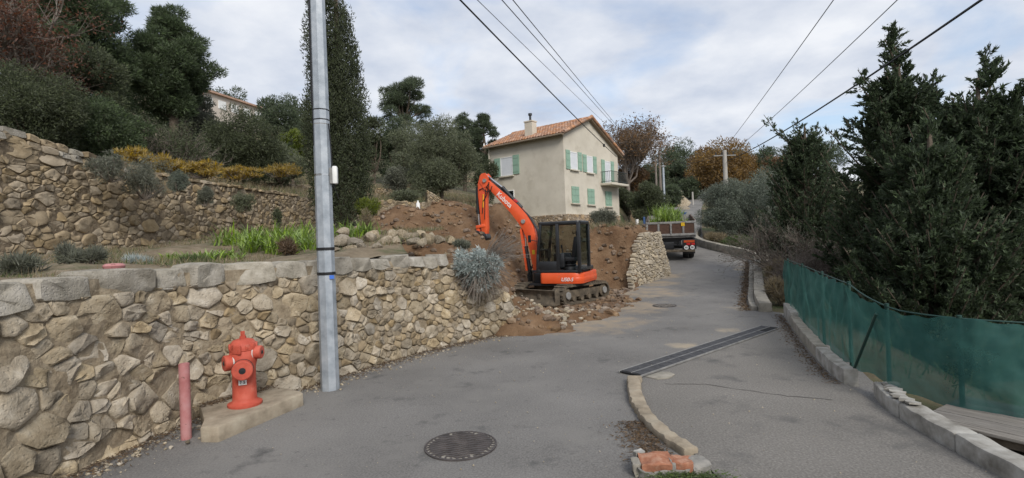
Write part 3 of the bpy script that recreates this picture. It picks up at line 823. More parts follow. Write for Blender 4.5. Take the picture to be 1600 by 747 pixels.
for k in range(12):
    a = 2 * math.pi * k / 12
    fl.box((.143 * math.cos(a), .143 * math.sin(a), .705), (.03, .035, .06), Matrix.Rotation(a, 3, 'Z'))
tag(fl.build('flutes', M['red'], cp, bevel=.008), kind='stuff')
MB().tube([(0, 0, .785), (0, 0, .822)], .036, 8).tube([(0, 0, .822), (0, 0, .878)], .025, 5).build('operating_nut', M['red'], t)
MB().box((.045, -.143, .685), (.12, .03, .10)).build('access_cover', M['red'], t, bevel=.008)
def outlet(ang, z, r, ln, label):
    Mx = Matrix.Rotation(ang, 4, 'Z') @ Matrix.Translation((.05, 0, z)) @ Matrix.Rotation(R(90), 4, 'Y')
    o = MB().lathe([(r * .80, 0), (r * .80, ln * .45), (r * .98, ln * .5), (r, ln * .55), (r, ln * .95), (r * .9, ln)], 24, Mx).build('outlet', M['red'], t, True)
    ring = MB().lathe([(r * .84, ln * .42), (r * 1.03, ln * .44), (r * 1.03, ln * .53), (r * .84, ln * .53)], 24, Mx)
    ring.build('outlet_ring', M['blackpaint'] if label else M['plate'], o, True)
    MB().lathe([(r * .33, ln * .98), (r * .33, ln * 1.015), (r * .12, ln * 1.02), (r * .12, ln * 1.06)], 12, Mx).build('outlet_nut', M['blackpaint'], o, True)
outlet(R(-118), .53, .092, .165, False)      # towards the camera, left
outlet(R(-48), .46, .112, .215, True)         # large outlet, right front
outlet(R(22), .62, .078, .165, False)
pt = MB().box((0, 0, 0), (.085, .004, .058)).build('number_plate', M['white'], t, loc=(.085, -.108, .30), rot=(0, 0, R(36)))
text_obj('number', '7 5', .05, M['black'], pt, Matrix.Translation((0, -.0035, 0)) @ Matrix.Rotation(R(90), 4, 'X'), .001)
p = gp(296, 684)
t = MB().tube([(0, 0, -.15), (0, 0, .80)], .052, 20).tube([(0, 0, .80), (0, 0, .806)], .045, 20).build('bollard', M['pink'], None, True, loc=(p.x - .02, p.y - .02, 0))
tag(t, 'sun-bleached red steel post standing left of the hydrant', 'post')

# manhole cover with wavy ribs
def manhole(p, r, rz, label, waves):
    t = empty('manhole_cover', (p.x, p.y, road_z(p.y) + .012), rz, label, 'manhole')
    MB().lathe([(r, -.02), (r, .004), (r * .955, .006), (r * .955, -.001), (r * .94, -.001)], 56).build('frame', M['iron'], t, True)
    MB().lathe([(r * .94, -.01), (r * .94, .001)], 56).build('disc', M['grit'], t)
    rb = MB()
    for k in range(36):
        a = 2 * math.pi * k / 36
        rb.box((r * .91 * math.cos(a), r * .91 * math.sin(a), .003), (r * .10, r * .05, .008), Matrix.Rotation(a + .5, 3, 'Z'))
    tag(rb.build('rim_teeth', M['iron'], t), kind='stuff')
    for k in range(-waves, waves + 1):
        y0 = k * r * .80 / waves; hw = math.sqrt(max(0, (r * .86) ** 2 - y0 * y0))
        n = max(5, int(hw * 2 / .022)); pts = []
        for q in range(n + 1):
            x = -hw + 2 * hw * q / n
            pts.append((x, y0 + .017 * math.sin(x * 30 + k * .35), .001))
        MB().strip(pts, [.030 if abs(x) > r * .45 else .022 for x, _, _ in pts], .010).build('rib', M['iron'], t)
manhole(gp(720, 697), .355, R(0), 'round cast-iron manhole cover with wavy ribs in the near road', 6)
manhole(Vector((4.25, 14.5, 0)), .33, R(20), 'round dark manhole cover in the road near the excavator', 2)

# drain grate across the driveway mouth
a, b = Vector((1.66, 7.42, 0)), Vector((5.28, 10.62, 0))
d = (b - a); L_ = d.length; d.normalize(); ang = math.atan2(d.y, d.x)
t = empty('drain_grate', (a.x, a.y, .014), ang, 'long double-row steel drain grate across the driveway mouth', 'grate')
MB().box((L_ / 2, 0, .004), (L_ + .06, .38, .012)).build('channel_shade_plate', M['pit'], t)  # flat black plate on the road; the channel's dark depth is only painted
n = 8
gm = MB()
ls = L_ / n - .012
for k in range(7): gm.box((0, -.072 + k * .024, .012), (ls, .012, .014))
for k in range(3): gm.box((-ls / 2 + .012 + k * (ls - .024) / 2, 0, .0125), (.02, .165, .013))
src = None
for row in (-.09, .09):
    for k in range(n):
        if row < 0 and k == n - 1: continue
        if src is None: o = src = gm.build('grate_panel', M['grate'], t)
        else:
            o = src.copy(); COL.objects.link(o); o.parent = t
        o.location = ((k + .5) * L_ / n, row, 0)
MB().box((L_ / 2, .192, .006), (L_ + .1, .022, .024)).build('edge_bar', M['truckgrey'], t)
MB().box((L_ / 2, -.192, .006), (L_ + .1, .022, .024)).build('edge_bar', M['truckgrey'], t)
MB().box((L_ / 2, 0, .006), (L_, .016, .024)).build('centre_bar', M['truckgrey'], t)
mb = MB(); rgk = random.Random(4)
pp = [(L_ * .0 - .05 + rgk.uniform(-.02, .02), -.28), (.28, -.29), (.36, -.40), (.30, -.52), (.08, -.56), (-.06, -.47)]
o = mb.slab(pp, .004, .026).build('mortar_patch', M['concrete'], t, bevel=.006)

# kerb between road and driveway, broken brick block at its end
kp = [gp(*q) for q in [(986, 596), (985, 612), (990, 632), (1002, 655), (1022, 678), (1044, 696), (1072, 714)]]
kk = Path([(q.x + .05, q.y) for q in kp])
uu = np.linspace(0, kk.L, 44); rgk = np.random.default_rng(7)
mb = MB().strip([(*kk.pos(q)[:2], -.03) for q in uu], [float(np.interp(q, [0, .3, kk.L], [.20, .17, .15]) * rgk.uniform(.88, 1.1)) for q in uu], [float(.115 + rgk.uniform(-.012, .012)) for q in uu])
o = mb.build('kerb', M['slab'], bevel=.025, jit=.007); tag(o, 'worn curved concrete kerb between the road and the driveway', 'kerb')
bl = gp(1052, 738)
t = empty('broken_masonry_block', (bl.x - .02, bl.y - .02, -.015), R(-6), 'broken block of red bricks and mortar at the end of the worn kerb', 'block')
rgk = random.Random(8)
def rough(name, size, m, loc, rot, seed, amp=.012, parent=None):
    V, F = rough_box(size, seed, amp); mb_ = MB(); mb_.add(V, F)
    o_ = mb_.build(name, m, parent or t, True, loc=loc, rot=rot); return o_
rough('mortar_bed', (.50, .24, .13), M['brickmortar'], (-.05, 0, .03), (0, 0, R(2)), 11, .016)
rough('brick', (.27, .21, .085), M['rust'], (-.13, -.01, .105), (R(4), R(-5), R(4)), 12, .014)
rough('brick', (.17, .19, .08), M['rust'], (.08, -.01, .10), (R(-3), R(6), R(-7)), 13, .016)
rough('mortar_joint', (.035, .19, .09), M['brickmortar'], (-.005, -.01, .10), (0, R(8), 0), 14, .01)
rough('mortar_lump', (.17, .21, .15), M['brickmortar'], (.215, .0, .045), (0, R(5), R(10)), 15, .02)
rough('mortar_lump', (.07, .16, .12), M['concrete'], (-.285, -.01, .07), (0, R(-8), 0), 16, .014)
rough('stone_chip', (.09, .07, .045), M['concrete_white'], (-.25, .13, .13), (0, 0, .4), 17, .008)

# parapet on the right of the road
pw = Path([(6.25, 12.75), (7.0, 14.6), (8.7, 18.2), (10.1, 21.2), (11.25, 23.6), (11.75, 24.9), (11.75, 26.2), (11.35, 28), (11.1, 30), (11.6, 32.5), (13.2, 36)])
seg_n = 9; rgk = np.random.default_rng(9)
t = empty('roadside_parapet', (0, 0, 0), 0, 'low curved concrete parapet along the right edge of the road', 'wall')
for k in range(seg_n):
    u0, u1 = pw.L * k / seg_n + .008, pw.L * (k + 1) / seg_n - .008
    q = np.linspace(u0, u1, 10)
    MB().strip([(*pw.pos(x)[:2], float(road_z(pw.pos(x)[1])) - .2) for x in q], .30, [float(.2 + np.interp(x, [0, 3, 10, pw.L], [.22, .34, .42, .42]) + rgk.uniform(-.012, .012)) for x in q]).build('parapet_block', M['concrete'], t, bevel=.03)
q = np.linspace(.25, pw.L * .5, 24)
MB().strip([(*(pw.pos(x)[:2] - pw.nrm(x) * .235), float(road_z(pw.pos(x)[1])) - .1) for x in q], .15, [float(.20 + rgk.uniform(-.02, .02)) for x in q]).build('gutter_kerb', M['concrete'], t, bevel=.02)
o = MB().box((0, 0, 0), (.5, .16, 1.1)).box((.3, .5, -.02), (.14, 1.0, 1.06)).build('concrete_block_wall', M['concrete'], None, bevel=.02, loc=(12.3, 24.9, .55), rot=(0, 0, R(25)))
tag(o, 'small grey concrete wall end behind the parapet bend, under the olives', 'wall')

# kerb wall under the fence
fk = Path([(6.42, 12.05), (5.55, 10.0), (4.98, 8.6), (4.45, 7.2), (4.24, 6.5)])
t = empty('fence_kerb', (0, 0, 0), 0, 'low concrete kerb under the far end of the green mesh fence', 'kerb')
for k in range(4):
    u0, u1 = fk.L * k / 4 + .006, fk.L * (k + 1) / 4 - .006
    q = np.linspace(u0, u1, 8)
    MB().strip([(*fk.pos(x)[:2], -.3) for x in q], .17, [float(.3 + (.21 if k else .30) + rgk.uniform(-.012, .012)) for x in q]).build('kerb_stone', M['concrete_white'] if k in (0, 3) else M['concrete'], t, bevel=.02)
fk2 = Path([(4.36, 6.10), (4.14, 5.6), (4.0, 5.0), (3.93, 4.5), (3.86, 4.0), (3.80, 3.2), (3.8, 2)])
t = empty('white_kerb_wall', (0, 0, 0), 0, 'flaking white kerb wall in front of the wooden boards at right', 'kerb')
for k in range(5):
    u0, u1 = fk2.L * k / 5 + .004, fk2.L * (k + 1) / 5 - .004
    q = np.linspace(u0, u1, 8)
    MB().strip([(*fk2.pos(x)[:2], -.3) for x in q], .21, [float(.3 + .17 + rgk.uniform(-.01, .01)) for x in q]).build('kerb_stone', M['concrete_white'], t, bevel=.022)
for k in range(7):
    u = .15 + k * .13; pos = fk2.pos(u); a = rgk.uniform(0, 6)
    pol = [(.09 * rgk.uniform(.6, 1.3) * math.cos(a + j * 1.05), .07 * rgk.uniform(.6, 1.3) * math.sin(a + j * 1.05)) for j in range(6)]
    MB().slab(pol, 0, .018).build('broken_slate', M['concrete_white'], t, loc=(pos[0] + rgk.uniform(-.03, .06), pos[1], .172 + .004 * k), rot=(rgk.uniform(-.1, .1), rgk.uniform(-.1, .1), 0))
# boards behind the kerb
t = empty('wooden_deck', (4.05, 4.72, .13), R(-58), 'grey weathered wooden boards behind the white kerb wall', 'deck')
for k in range(9):
    MB().box((0, 0, 0), (2.6, .118, .03)).build('board', M['wood'], t, bevel=.004, loc=(1.0, .06 + k * .125, rgk.uniform(-.003, .003)), rot=(0, 0, rgk.uniform(-.006, .006)))
MB().box((.9, .6, -.06), (2.4, 1.1, .07)).build('joist_frame', M['bark'], t)

# green mesh fence: cloth hung on posts and a rail
fp = Path([(6.55, 12.35), (5.75, 10.2), (5.1, 8.5), (4.55, 7.0), (4.36, 6.3), (4.34, 5.62), (4.55, 5.15), (5.0, 4.75), (5.6, 4.3), (6.6, 3.6)])
topz = lambda u: float(np.interp(u, [0, fp.L * .2, fp.L * .55, fp.L * .67, fp.L * .8, fp.L], [1.32, 1.30, 1.25, 1.06, 1.05, 1.02]))
botz = lambda u: float(np.interp(u, [0, fp.L * .5, fp.L * .62, fp.L * .7, fp.L], [.12, .12, .19, .14, .10]))
t = empty('mesh_fence', (0, 0, 0), 0, 'green shade-net fence along the right edge of the driveway', 'fence')
NU, NV = 300, 26; V, F = [], []
for a in range(NU + 1):
    u = fp.L * a / NU; pos = fp.pos(u)[:2]; n_ = fp.nrm(u)
    ph = (u / .95) % 1
    for b in range(NV + 1):
        f = b / NV
        sag = .035 * (math.sin(ph * math.pi) ** 2) * f ** 3
        z = botz(u) + (topz(u) - botz(u) - sag) * f + .018 * math.sin(u * 9) * (1 - f) + .012 * math.sin(u * 23) * f ** 6
        off = .020 * math.sin(u * 6.5 + 2.5 * f) * (1 - .4 * f) + .05 * float(fbm(u * 1.3, f * 2.2 + u * .9, 61)) + .010 * math.sin(u * 13 - 6 * f + 3 * math.sin(u * 2.3) + 1.5 * math.sin(f * 5)) * (1.2 + math.sin(u * 1.7)) + .03 * float(fbm(u * 7, f * 2, 65)) + .025 * float(fbm(u * 2.6 + 3 * f, f * 3.5, 67))
        V.append((pos[0] + n_[0] * off, pos[1] + n_[1] * off, z))
for a in range(NU):
    for b in range(NV):
        i0 = a * (NV + 1) + b; F.append((i0, i0 + 1, i0 + NV + 2, i0 + NV + 1))
M['net'] = mat('green_shade_net', [(.024, .090, .078), (.038, .125, .110), (.066, .18, .16)], 2.2, .75, .5, 120, detail=8, transl=.35, alpha=.78, bdist=.004, coords='World')
link('net', npmesh('net', V, F, True), M['net'], t)
M['postgreen'] = plain('green_post', (.015, .05, .04), .5)
us_post = [fp.L * f for f in (.005, .19, .38, .545, .655, .74, .87)]
for u in us_post:
    pos = fp.pos(u)[:2] + fp.nrm(u) * -.06
    MB().tube([(pos[0], pos[1], -.5), (pos[0], pos[1], topz(u) + .02)], .024, 10).build('post', M['postgreen'], t, True)
u = us_post[4]; p0 = fp.pos(u)[:2] + fp.nrm(u) * .06; p1 = fp.pos(u - .55)[:2] + fp.nrm(u) * .10
MB().tube([(p0[0], p0[1], topz(u) - .1), (p1[0], p1[1], .14)], .017, 8).build('brace', M['postgreen'], t, True)
rail = MB()
rail.tube([(*(fp.pos(q)[:2] - fp.nrm(q) * .05), topz(q) - .01) for q in np.linspace(0, fp.L, 60)], .009, 6)
rail.build('top_wire', M['postgreen'], t, True)

# ------------------------------------------------------------------ utility poles and cables along the road
def pole(name, px, ytop, Y, r0, r1, m, label, zb=None):
    p = at(px, ytop, Y); g = G(p.x, p.y)
    t = empty(name, (p.x, p.y, g), 0, label, 'pole')
    MB().tube([(0, 0, -.4), (0, 0, p.z - g)], [r0, r1], 10).build('shaft', m, t, True)
    return t, p
t, pc = pole('concrete_pole', 1132, 235, 35, .20, .13, M['utility_conc'], 'pale concrete utility pole rising out of the olives on the right of the road')
MB().box((0, 0, pc.z - t.location.z - .35), (1.5, .07, .07)).build('crossarm', M['truckgrey'], t)
for x in (-.6, -.2, .2, .6): MB().tube([(x, 0, pc.z - t.location.z - .3), (x, 0, pc.z - t.location.z - .12)], .04, 8).build('insulator', M['blackpaint'], t)
t, pw1 = pole('wooden_pole', 1030, 236, 52, .16, .11, M['utility_wood'], 'tall wooden utility pole with crossarm behind the truck')
MB().box((0, 0, pw1.z - t.location.z - .3), (1.2, .08, .08)).build('crossarm', M['truckgrey'], t)
for x in (-.5, 0, .5): MB().tube([(x, 0, pw1.z - t.location.z - .26), (x, 0, pw1.z - t.location.z - .05)], .05, 8).build('insulator', M['blackpaint'], t)
t, pw2 = pole('wooden_pole', 1024, 246, 55, .14, .10, M['utility_wood'], 'shorter wooden utility pole just left of the tall wooden one')
t, pw3 = pole('steel_pole', 1036, 258, 40, .11, .08, M['galv'], 'thin grey steel pole rising behind the truck load')
MB().box((0, -.08, pw3.z - t.location.z - .1), (.3, .12, .08)).build('bracket', M['truckgrey'], t)
t, pw4 = pole('steel_pole', 1082, 300, 62, .13, .09, M['utility_conc'], 'small distant pole beside the road where it climbs away')
def cable(p0, p1, sag, r, m, label):
    p0, p1 = Vector(p0), Vector(p1); d_ = p1 - p0
    pts = [p0 + d_ * f + Vector((0, 0, -sag * 4 * f * (1 - f))) for f in np.linspace(0, 1, 40)]
    o = MB().tube([q - p0 for q in pts], r, 5).build('overhead_cable', m, None, True, loc=p0)
    tag(o, label, 'cable')
def ext(a, b, k): return Vector(a) + (Vector(a) - Vector(b)) * k
hA = at(963, 245, 36.2)
a = at(725, 0, 12); cable(ext(a, hA, .35), hA, .12, .022, M['wire'], 'thick black cable passing in front of the house gable')
o = MB().lathe([(.03, -.1), (.07, -.07), (.07, .07), (.03, .1)], 10).build('cable_connector', M['wire'], None, True, loc=a.lerp(hA, .79) + Vector((0, 0, -.08)))
tag(o, 'dark connector sleeve on the thick cable in front of the gable', 'connector')
for (x0, y0, d0, x1, y1, r, m, lb) in [(748, 0, 13, 950, 197, .010, M['thinwire'], 'thin wire above the thick black cable over the house roof'),
                                   (786, 0, 14, 957, 193, .014, M['wire'], 'left wire of the dark pair running over the roof ridge'),
                                   (803, 0, 14, 963, 195, .014, M['wire'], 'right wire of the dark pair running over the roof ridge')]:
    a = at(x0, y0, d0); b = at(x1, y1, 46)
    cable(ext(a, b, .3), b + (b - a) * .12, .05, r, m, lb)
ctop = pc - Vector((0, 0, .12))
a = at(1301, 0, 11); cable(ext(a, ctop, .3), ctop + Vector((-.2, 0, 0)), .12, .011, M['thinwire'], 'left thin wire rising from the concrete pole')
a = at(1384, 0, 11); cable(ext(a, ctop, .3), ctop + Vector((.6, 0, 0)), .15, .011, M['thinwire'], 'right thin wire rising from the concrete pole')
a = at(1487, 0, 9.5); cable(ext(a, ctop, .25), ctop + Vector((.2, 0, -.6)), .35, .024, M['wire'], 'thick black cable crossing in front of the big dark conifers')
cable(pw1 - Vector((0, 0, .1)), ctop + Vector((-.6, 0, -.2)), .8, .016, M['wire'], 'slack cable between the wooden pole and the concrete pole')
# ------------------------------------------------------------------ the house
HX = Vector((.628, .778, 0)).normalized()
h_ang = math.atan2(HX.y, HX.x)
house = empty('house', (3.415, 32.0, 0), h_ang, 'two-storey cream house with terracotta roof and green shutters above the dug earth', 'house')
# local frame: x along the gable front (front faces -y), y along the left side wall
LX, LY, Z0, ZS, ZE0, APX, APZ, ZE1 = 7.24, 6.2, 1.2, 3.56, 8.60, 3.15, 9.95, 8.02
gable = [(0, ZS), (LX, ZS), (LX, ZE1), (APX, APZ), (0, ZE0)]
MB().prism(gable, 0, LY).build('wall', M['render'], house)
bs = MB().prism([(-.03, Z0), (LX + .03, Z0), (LX + .03, ZS), (-.03, ZS)], -.03, LY + .03).build('stone_base', M['mortar'], house)
# base stones on the two visible sides: small, joined
rgk = np.random.default_rng(71); bv, bf = [], []
for side in (0, 1):
    Ls = LX if side == 0 else LY
    P, W = scatter(0, Ls, 0, 1.0, lambda u, v: .13, 72 + side, asp=1.4, tries=2500)
    for p in cells(P, W, (0, Ls, 0, 1.0), 1.4):
        g = stone_geo(p, rgk, .012, .03, back=.02, rough=.6)
        if g is None: continue
        V, F, c = g; o_ = len(bv)
        for a, b, e in V:
            bv.append((a, -.03 - e, ZS - 1.0 + b) if side == 0 else (-.03 - e, a, ZS - 1.0 + b))
        bf += [tuple(q + o_ for q in (f if side == 0 else f[::-1])) for f in F]
tag(link('base_stones', npmesh('base_stones', bv, bf, True), M['housestone'], bs), kind='stuff')
MB().prism([(-.045, ZS - .03), (LX + .045, ZS - .03), (LX + .045, ZS + .03), (-.045, ZS + .03)], -.045, LY + .045).build('string_course', M['render'], house)
# roof: deck, tiles in barrel rows, verge
def roof_side(x0, z0, x1, z1):               # eave -> ridge
    ux, uz = x1 - x0, z1 - z0; L_ = math.hypot(ux, uz); ux /= L_; uz /= L_
    nx, nz = -uz * (1 if ux > 0 else -1), abs(ux)
    nrows = int((LY + .5) / .22); V, F = [], []
    nc = int(L_ / .36)
    for r in range(nrows):
        yc = -.28 + (r + .5) * (LY + .5) / nrows; w = (LY + .5) / nrows
        for c in range(nc):
            a0, a1 = c * L_ / nc, (c + 1) * L_ / nc + .05
            o_ = len(V)
            for a, lift in ((a0, .035), (a1, .0)):
                for k in range(6):
                    th = math.pi * k / 5
                    yy = yc - math.cos(th) * w * .5; hh = math.sin(th) * w * .34 + lift + .03
                    V.append((x0 + ux * a + nx * hh, yy, z0 + uz * a + nz * hh))
            for k in range(5): F.append((o_ + k, o_ + k + 1, o_ + 6 + k + 1, o_ + 6 + k))
            F.append(tuple(o_ + k for k in range(6)))
    return V, F
ov = .34
sl0 = (APZ - ZE0) / APX; sl1 = (APZ - ZE1) / (LX - APX)
e0 = (-ov, ZE0 - ov * sl0 + .06); e1 = (LX + ov, ZE1 - ov * sl1 + .06); ap = (APX, APZ + .06)
rf = MB().prism([e0, ap, e1, (e1[0], e1[1] - .09), (APX, APZ - .03), (e0[0], e0[1] - .09)], -.26, LY + .26).build('roof', M['eave'], house)
for (a, b) in ((e0, ap), (e1, ap)):
    V, F = roof_side(a[0], a[1], b[0], b[1])
    tag(link('roof_tiles', npmesh('roof_tiles', V, F, False), M['roof'], rf), kind='stuff')
rid = MB()
for k in range(17):
    y0 = -.3 + k * (LY + .6) / 17
    rid.tube([(APX, y0, APZ + .12), (APX, y0 + (LY + .6) / 17 + .04, APZ + .10)], .11, 8)
tag(rid.build('ridge_tiles', M['roof'], rf, True), kind='stuff')
for a in (e0, e1):
    vg = MB(); n = 12
    for k in range(n):
        f0, f1 = k / n, (k + 1) / n + .02
        vg.tube([(a[0] + (ap[0] - a[0]) * f0, -.30, a[1] + (ap[1] - a[1]) * f0 + .11), (a[0] + (ap[0] - a[0]) * f1, -.30, a[1] + (ap[1] - a[1]) * f1 + .09)], .10, 8)
    tag(vg.build('verge_tiles', M['roof'], rf, True), kind='stuff')
MB().tube([(e0[0] - .06, -.2, e0[1] - .03), (e0[0] - .06, LY + .2, e0[1] - .03)], .065, 8).build('gutter', M['eave'], rf, True)
MB().tube([(-.12, LY - .1, ZE0 - .2), (-.09, LY - .1, ZS - .6)], .045, 8).build('downpipe', M['render'], house, True)
MB().tube([(e0[0] + .02, LY + .15, e0[1] + .08), (e0[0] + .02, LY + .15, e0[1] + .32)], .05, 8).build('vent_pipe', M['white'], rf, True)
ch = MB().box((.75, 3.05, 9.25), (.52, .62, 1.35)).box((.75, 3.05, 9.95), (.60, .70, .08)).build('chimney', M['render'], rf)
MB().tube([(.75, 3.05, 9.95), (.75, 3.05, 10.4)], .075, 10).tube([(.75, 3.05, 10.38), (.75, 3.05, 10.52)], .13, 10).build('flue', M['blackpaint'], ch, True)
def shutter(x, z0, z1, w, plane, leaf=True):
    """louvre-less plank shutter flat on the wall; plane 0 = gable front, 1 = left side"""
    T = Matrix() if plane == 0 else Matrix(((0, 1, 0, 0), (1, 0, 0, 0), (0, 0, 1, 0), (0, 0, 0, 1)))
    o = MB(T).box((x + w / 2, -.035, (z0 + z1) / 2), (w - .015, .045, z1 - z0)).build('shutter', M['shutter'], house)
    for f in (.14, .5, .86):
        MB(T).box((x + w / 2, -.065, z0 + (z1 - z0) * f), (w - .05, .018, .085)).build('batten', M['shutter'], o)
    return o
def window(x0, x1, z0, z1, plane, m=None, sill=True):
    T = Matrix() if plane == 0 else Matrix(((0, 1, 0, 0), (1, 0, 0, 0), (0, 0, 1, 0), (0, 0, 0, 1)))
    f = MB(T)
    for c, s in (((x0 + .03, -.012, (z0 + z1) / 2), (.06, .05, z1 - z0)), ((x1 - .03, -.012, (z0 + z1) / 2), (.06, .05, z1 - z0)), (((x0 + x1) / 2, -.0125, z1 - .03), (x1 - x0 - .12, .05, .06))):
        f.box(c, s)
    w = f.build('window_frame', M['white'], house)
    MB(T).box(((x0 + x1) / 2, -.006, (z0 + z1) / 2 - .03), (x1 - x0 - .12, .02, z1 - z0 - .06)).build('blind', m or M['blind'], w)
    if m is None:
        for k in range(1, 9): MB(T).box(((x0 + x1) / 2, -.018, z0 + (z1 - z0 - .1) * k / 9), (x1 - x0 - .14, .012, .012)).build('blind_slat', M['blind'], w)
    if sill: MB(T).box(((x0 + x1) / 2, -.07, z0 - .05), (x1 - x0 + .16, .16, .08)).build('sill', M['render'], house)
def lintel_gap(): pass
window(.70, 1.58, 6.42, 7.55, 0); shutter(.20, 6.40, 7.60, .48, 0); shutter(1.62, 6.40, 7.60, .48, 0)
window(2.74, 3.55, 6.38, 7.50, 0); shutter(2.24, 6.38, 7.53, .48, 0); shutter(3.58, 6.38, 7.53, .46, 0)
window(5.20, 6.06, 5.78, 7.40, 0, sill=False); shutter(4.72, 5.80, 7.44, .47, 0); shutter(6.10, 5.80, 7.44, .46, 0)
for x0, x1, z0, z1 in ((.74, 1.61, 4.27, 5.33), (2.71, 3.60, 4.25, 5.29), (5.15, 6.04, 4.2, 5.24)):
    w = (x1 - x0) / 2
    shutter(x0, z0, z1, w, 0); shutter(x0 + w, z0, z1, w, 0)
    MB().box(((x0 + x1) / 2, -.07, z0 - .06), (x1 - x0 + .24, .18, .07)).build('sill', M['render'], house)
window(4.08, 5.16, 6.43, 7.70, 1); shutter(3.52, 6.46, 7.74, .54, 1); shutter(5.18, 6.42, 7.70, .54, 1)
window(4.05, 4.84, 4.75, 5.42, 1, M['darkglass'], False)
bal = MB().box((5.82, -.45, 5.68), (2.55, .90, .16)).build('balcony', M['render'], house, bevel=.02)
rl = MB()
for z in (6.54, 5.86): rl.tube([(4.62, -.02, z), (4.62, -.84, z), (7.02, -.84, z), (7.02, -.02, z)], .022, 6)
rl.build('handrail', M['rail'], bal)
for k in range(19):
    x = 4.62 + k * 2.4 / 18
    MB().tube([(x, -.84, 5.76), (x, -.84, 6.54)], .012, 5).build('baluster', M['rail'], bal)
for k in range(1, 6):
    for x in (4.62, 7.02): MB().tube([(x, -.84 * k / 6, 5.76), (x, -.84 * k / 6, 6.54)], .012, 5).build('baluster', M['rail'], bal)

# distant house on the left hilltop
p0, p1 = at(318, 180, 78), at(425, 190, 92)
t = empty('hilltop_house', (p0.x, p0.y, p0.z - 3), math.atan2(p1.y - p0.y, p1.x - p0.x), 'long pale flat-roofed house on the left hilltop behind the trees', 'house')
Lh = (p1 - p0).length; zt = at(360, 152, 82).z - (p0.z - 3)
M['palewall'] = plain('pale_pink_render', (.50, .44, .38), .9, var=.06)
MB().box((Lh / 2, 3, zt / 2 - 1), (Lh + 3, 6, zt + 2)).build('wall', M['palewall'], t)
MB().box((Lh / 2, 3, zt + .12), (Lh + 4, 7, .28)).build('roof', M['roof'], t)
for k in range(6): MB().box((1 + k * (Lh - 2) / 5, -.03, zt - 1.4), (1.5, .1, 1.3)).build('window', M['white'], t)
# house glimpsed through the pines
pp = at(218, 155, 42)
t = empty('hidden_house', (pp.x, pp.y, pp.z - 4), R(-20), 'tan rubble building glimpsed between the two tall left pines', 'house')
MB().box((0, 2, 2.6), (3.4, 4, 5.2)).build('wall', M['stone_pale'], t)
MB().box((0, 2, 5.3), (3.9, 4.6, .22)).build('roof', M['roof'], t)

# ------------------------------------------------------------------ the excavator
EXC = Vector((1.53, 16.3, .05))
hd = math.atan2(.42, -.90)                    # heading of the upper body
exc = empty('excavator', EXC, hd, 'orange and black mini excavator with raised arm standing in the dug earth', 'excavator')
# tracks frame, turned towards the camera
uc = math.atan2(-.74, -.67) - hd
TU = Matrix.Rotation(uc, 4, 'Z')
def stadium(x0, x1, r0, r1, z0, n=9):
    pts = []
    for k in range(n + 1):
        a = -math.pi / 2 + math.pi * k / n; pts.append((x1 + r1 * math.cos(a), z0 + r1 + r1 * math.sin(a)))
    for k in range(n + 1):
        a = math.pi / 2 + math.pi * k / n; pts.append((x0 + r0 * math.cos(a), z0 + r0 + r0 * math.sin(a)))
    return pts
for sgn in (-1, 1):
    y0, y1 = (.58, .98) if sgn > 0 else (-.98, -.58)
    outer = stadium(-.98, .98, .27, .29, 0); inner = stadium(-.98, .98, .215, .235, .055)
    n = len(outer); m_ = MB(TU)
    vs_ = [(x, y, z) for y in (y0, y1) for x, z in outer] + [(x, y, z) for y in (y0, y1) for x, z in inner]
    fs = []
    for i in range(n):
        j = (i + 1) % n
        fs += [(i, j, n + j, n + i), (2 * n + i, 3 * n + i, 3 * n + j, 2 * n + j), (i, 2 * n + i, 2 * n + j, j), (n + i, n + j, 3 * n + j, 3 * n + i)]
    m_.add(vs_, fs)
    # rubber lugs round the belt
    per = [0]
    for i in range(n): per.append(per[-1] + math.dist(outer[i], outer[(i + 1) % n]))
    cnt = 46
    for k in range(cnt):
        d_ = per[-1] * k / cnt; i = max(q for q in range(n) if per[q] <= d_); f = (d_ - per[i]) / max(1e-6, per[i + 1] - per[i])
        a, b = outer[i], outer[(i + 1) % n]; x = a[0] + (b[0] - a[0]) * f; z = a[1] + (b[1] - a[1]) * f
        tx, tz = b[0] - a[0], b[1] - a[1]; tl = math.hypot(tx, tz) or 1
        an = math.atan2(tz, tx)
        m_.box((x + tz / tl * .012, (y0 + y1) / 2, z - tx / tl * .012), (.05, y1 - y0 - .02, .045), Matrix.Rotation(-an, 3, 'Y'))
    tr = m_.build('crawler_track', M['mud'], exc)
    MB(TU).box((0, (y0 + y1) / 2, .30), (1.75, .22, .22)).build('track_frame', M['mud'], tr, bevel=.02)
    for (x, r, nm) in ((-.98, .20, 'sprocket'), (.98, .21, 'idler_wheel')):
        Mx = Matrix.Translation((x, (y0 + y1) / 2 - .15, .28)) @ Matrix.Rotation(R(-90), 4, 'X')
        MB(TU).lathe([(r, 0), (r, .28), (r * .6, .30), (r * .35, .31)], 18, Mx).build(nm, M['mud'], tr, True)
        Mx = Matrix.Translation((x, (y0 - .005 if sgn < 0 else y1 - .02), .28)) @ Matrix.Rotation(R(-90), 4, 'X')
        MB(TU).lathe([(r * .55, 0), (r * .5, .03)], 14, Mx).build('hub', M['truckgrey'], tr, True)
    for k in range(4):
        x = -.6 + k * .4
        Mx = Matrix.Translation((x, (y0 + y1) / 2 - .14, .15)) @ Matrix.Rotation(R(-90), 4, 'X')
        MB(TU).lathe([(.085, 0), (.085, .28)], 14, Mx).build('roller', M['mud'], tr, True)
MB(TU).box((0, 0, .42), (1.3, 1.2, .22)).tube([(0, 0, .45), (0, 0, .62)], .42, 20).build('carriage', M['mud'], exc)
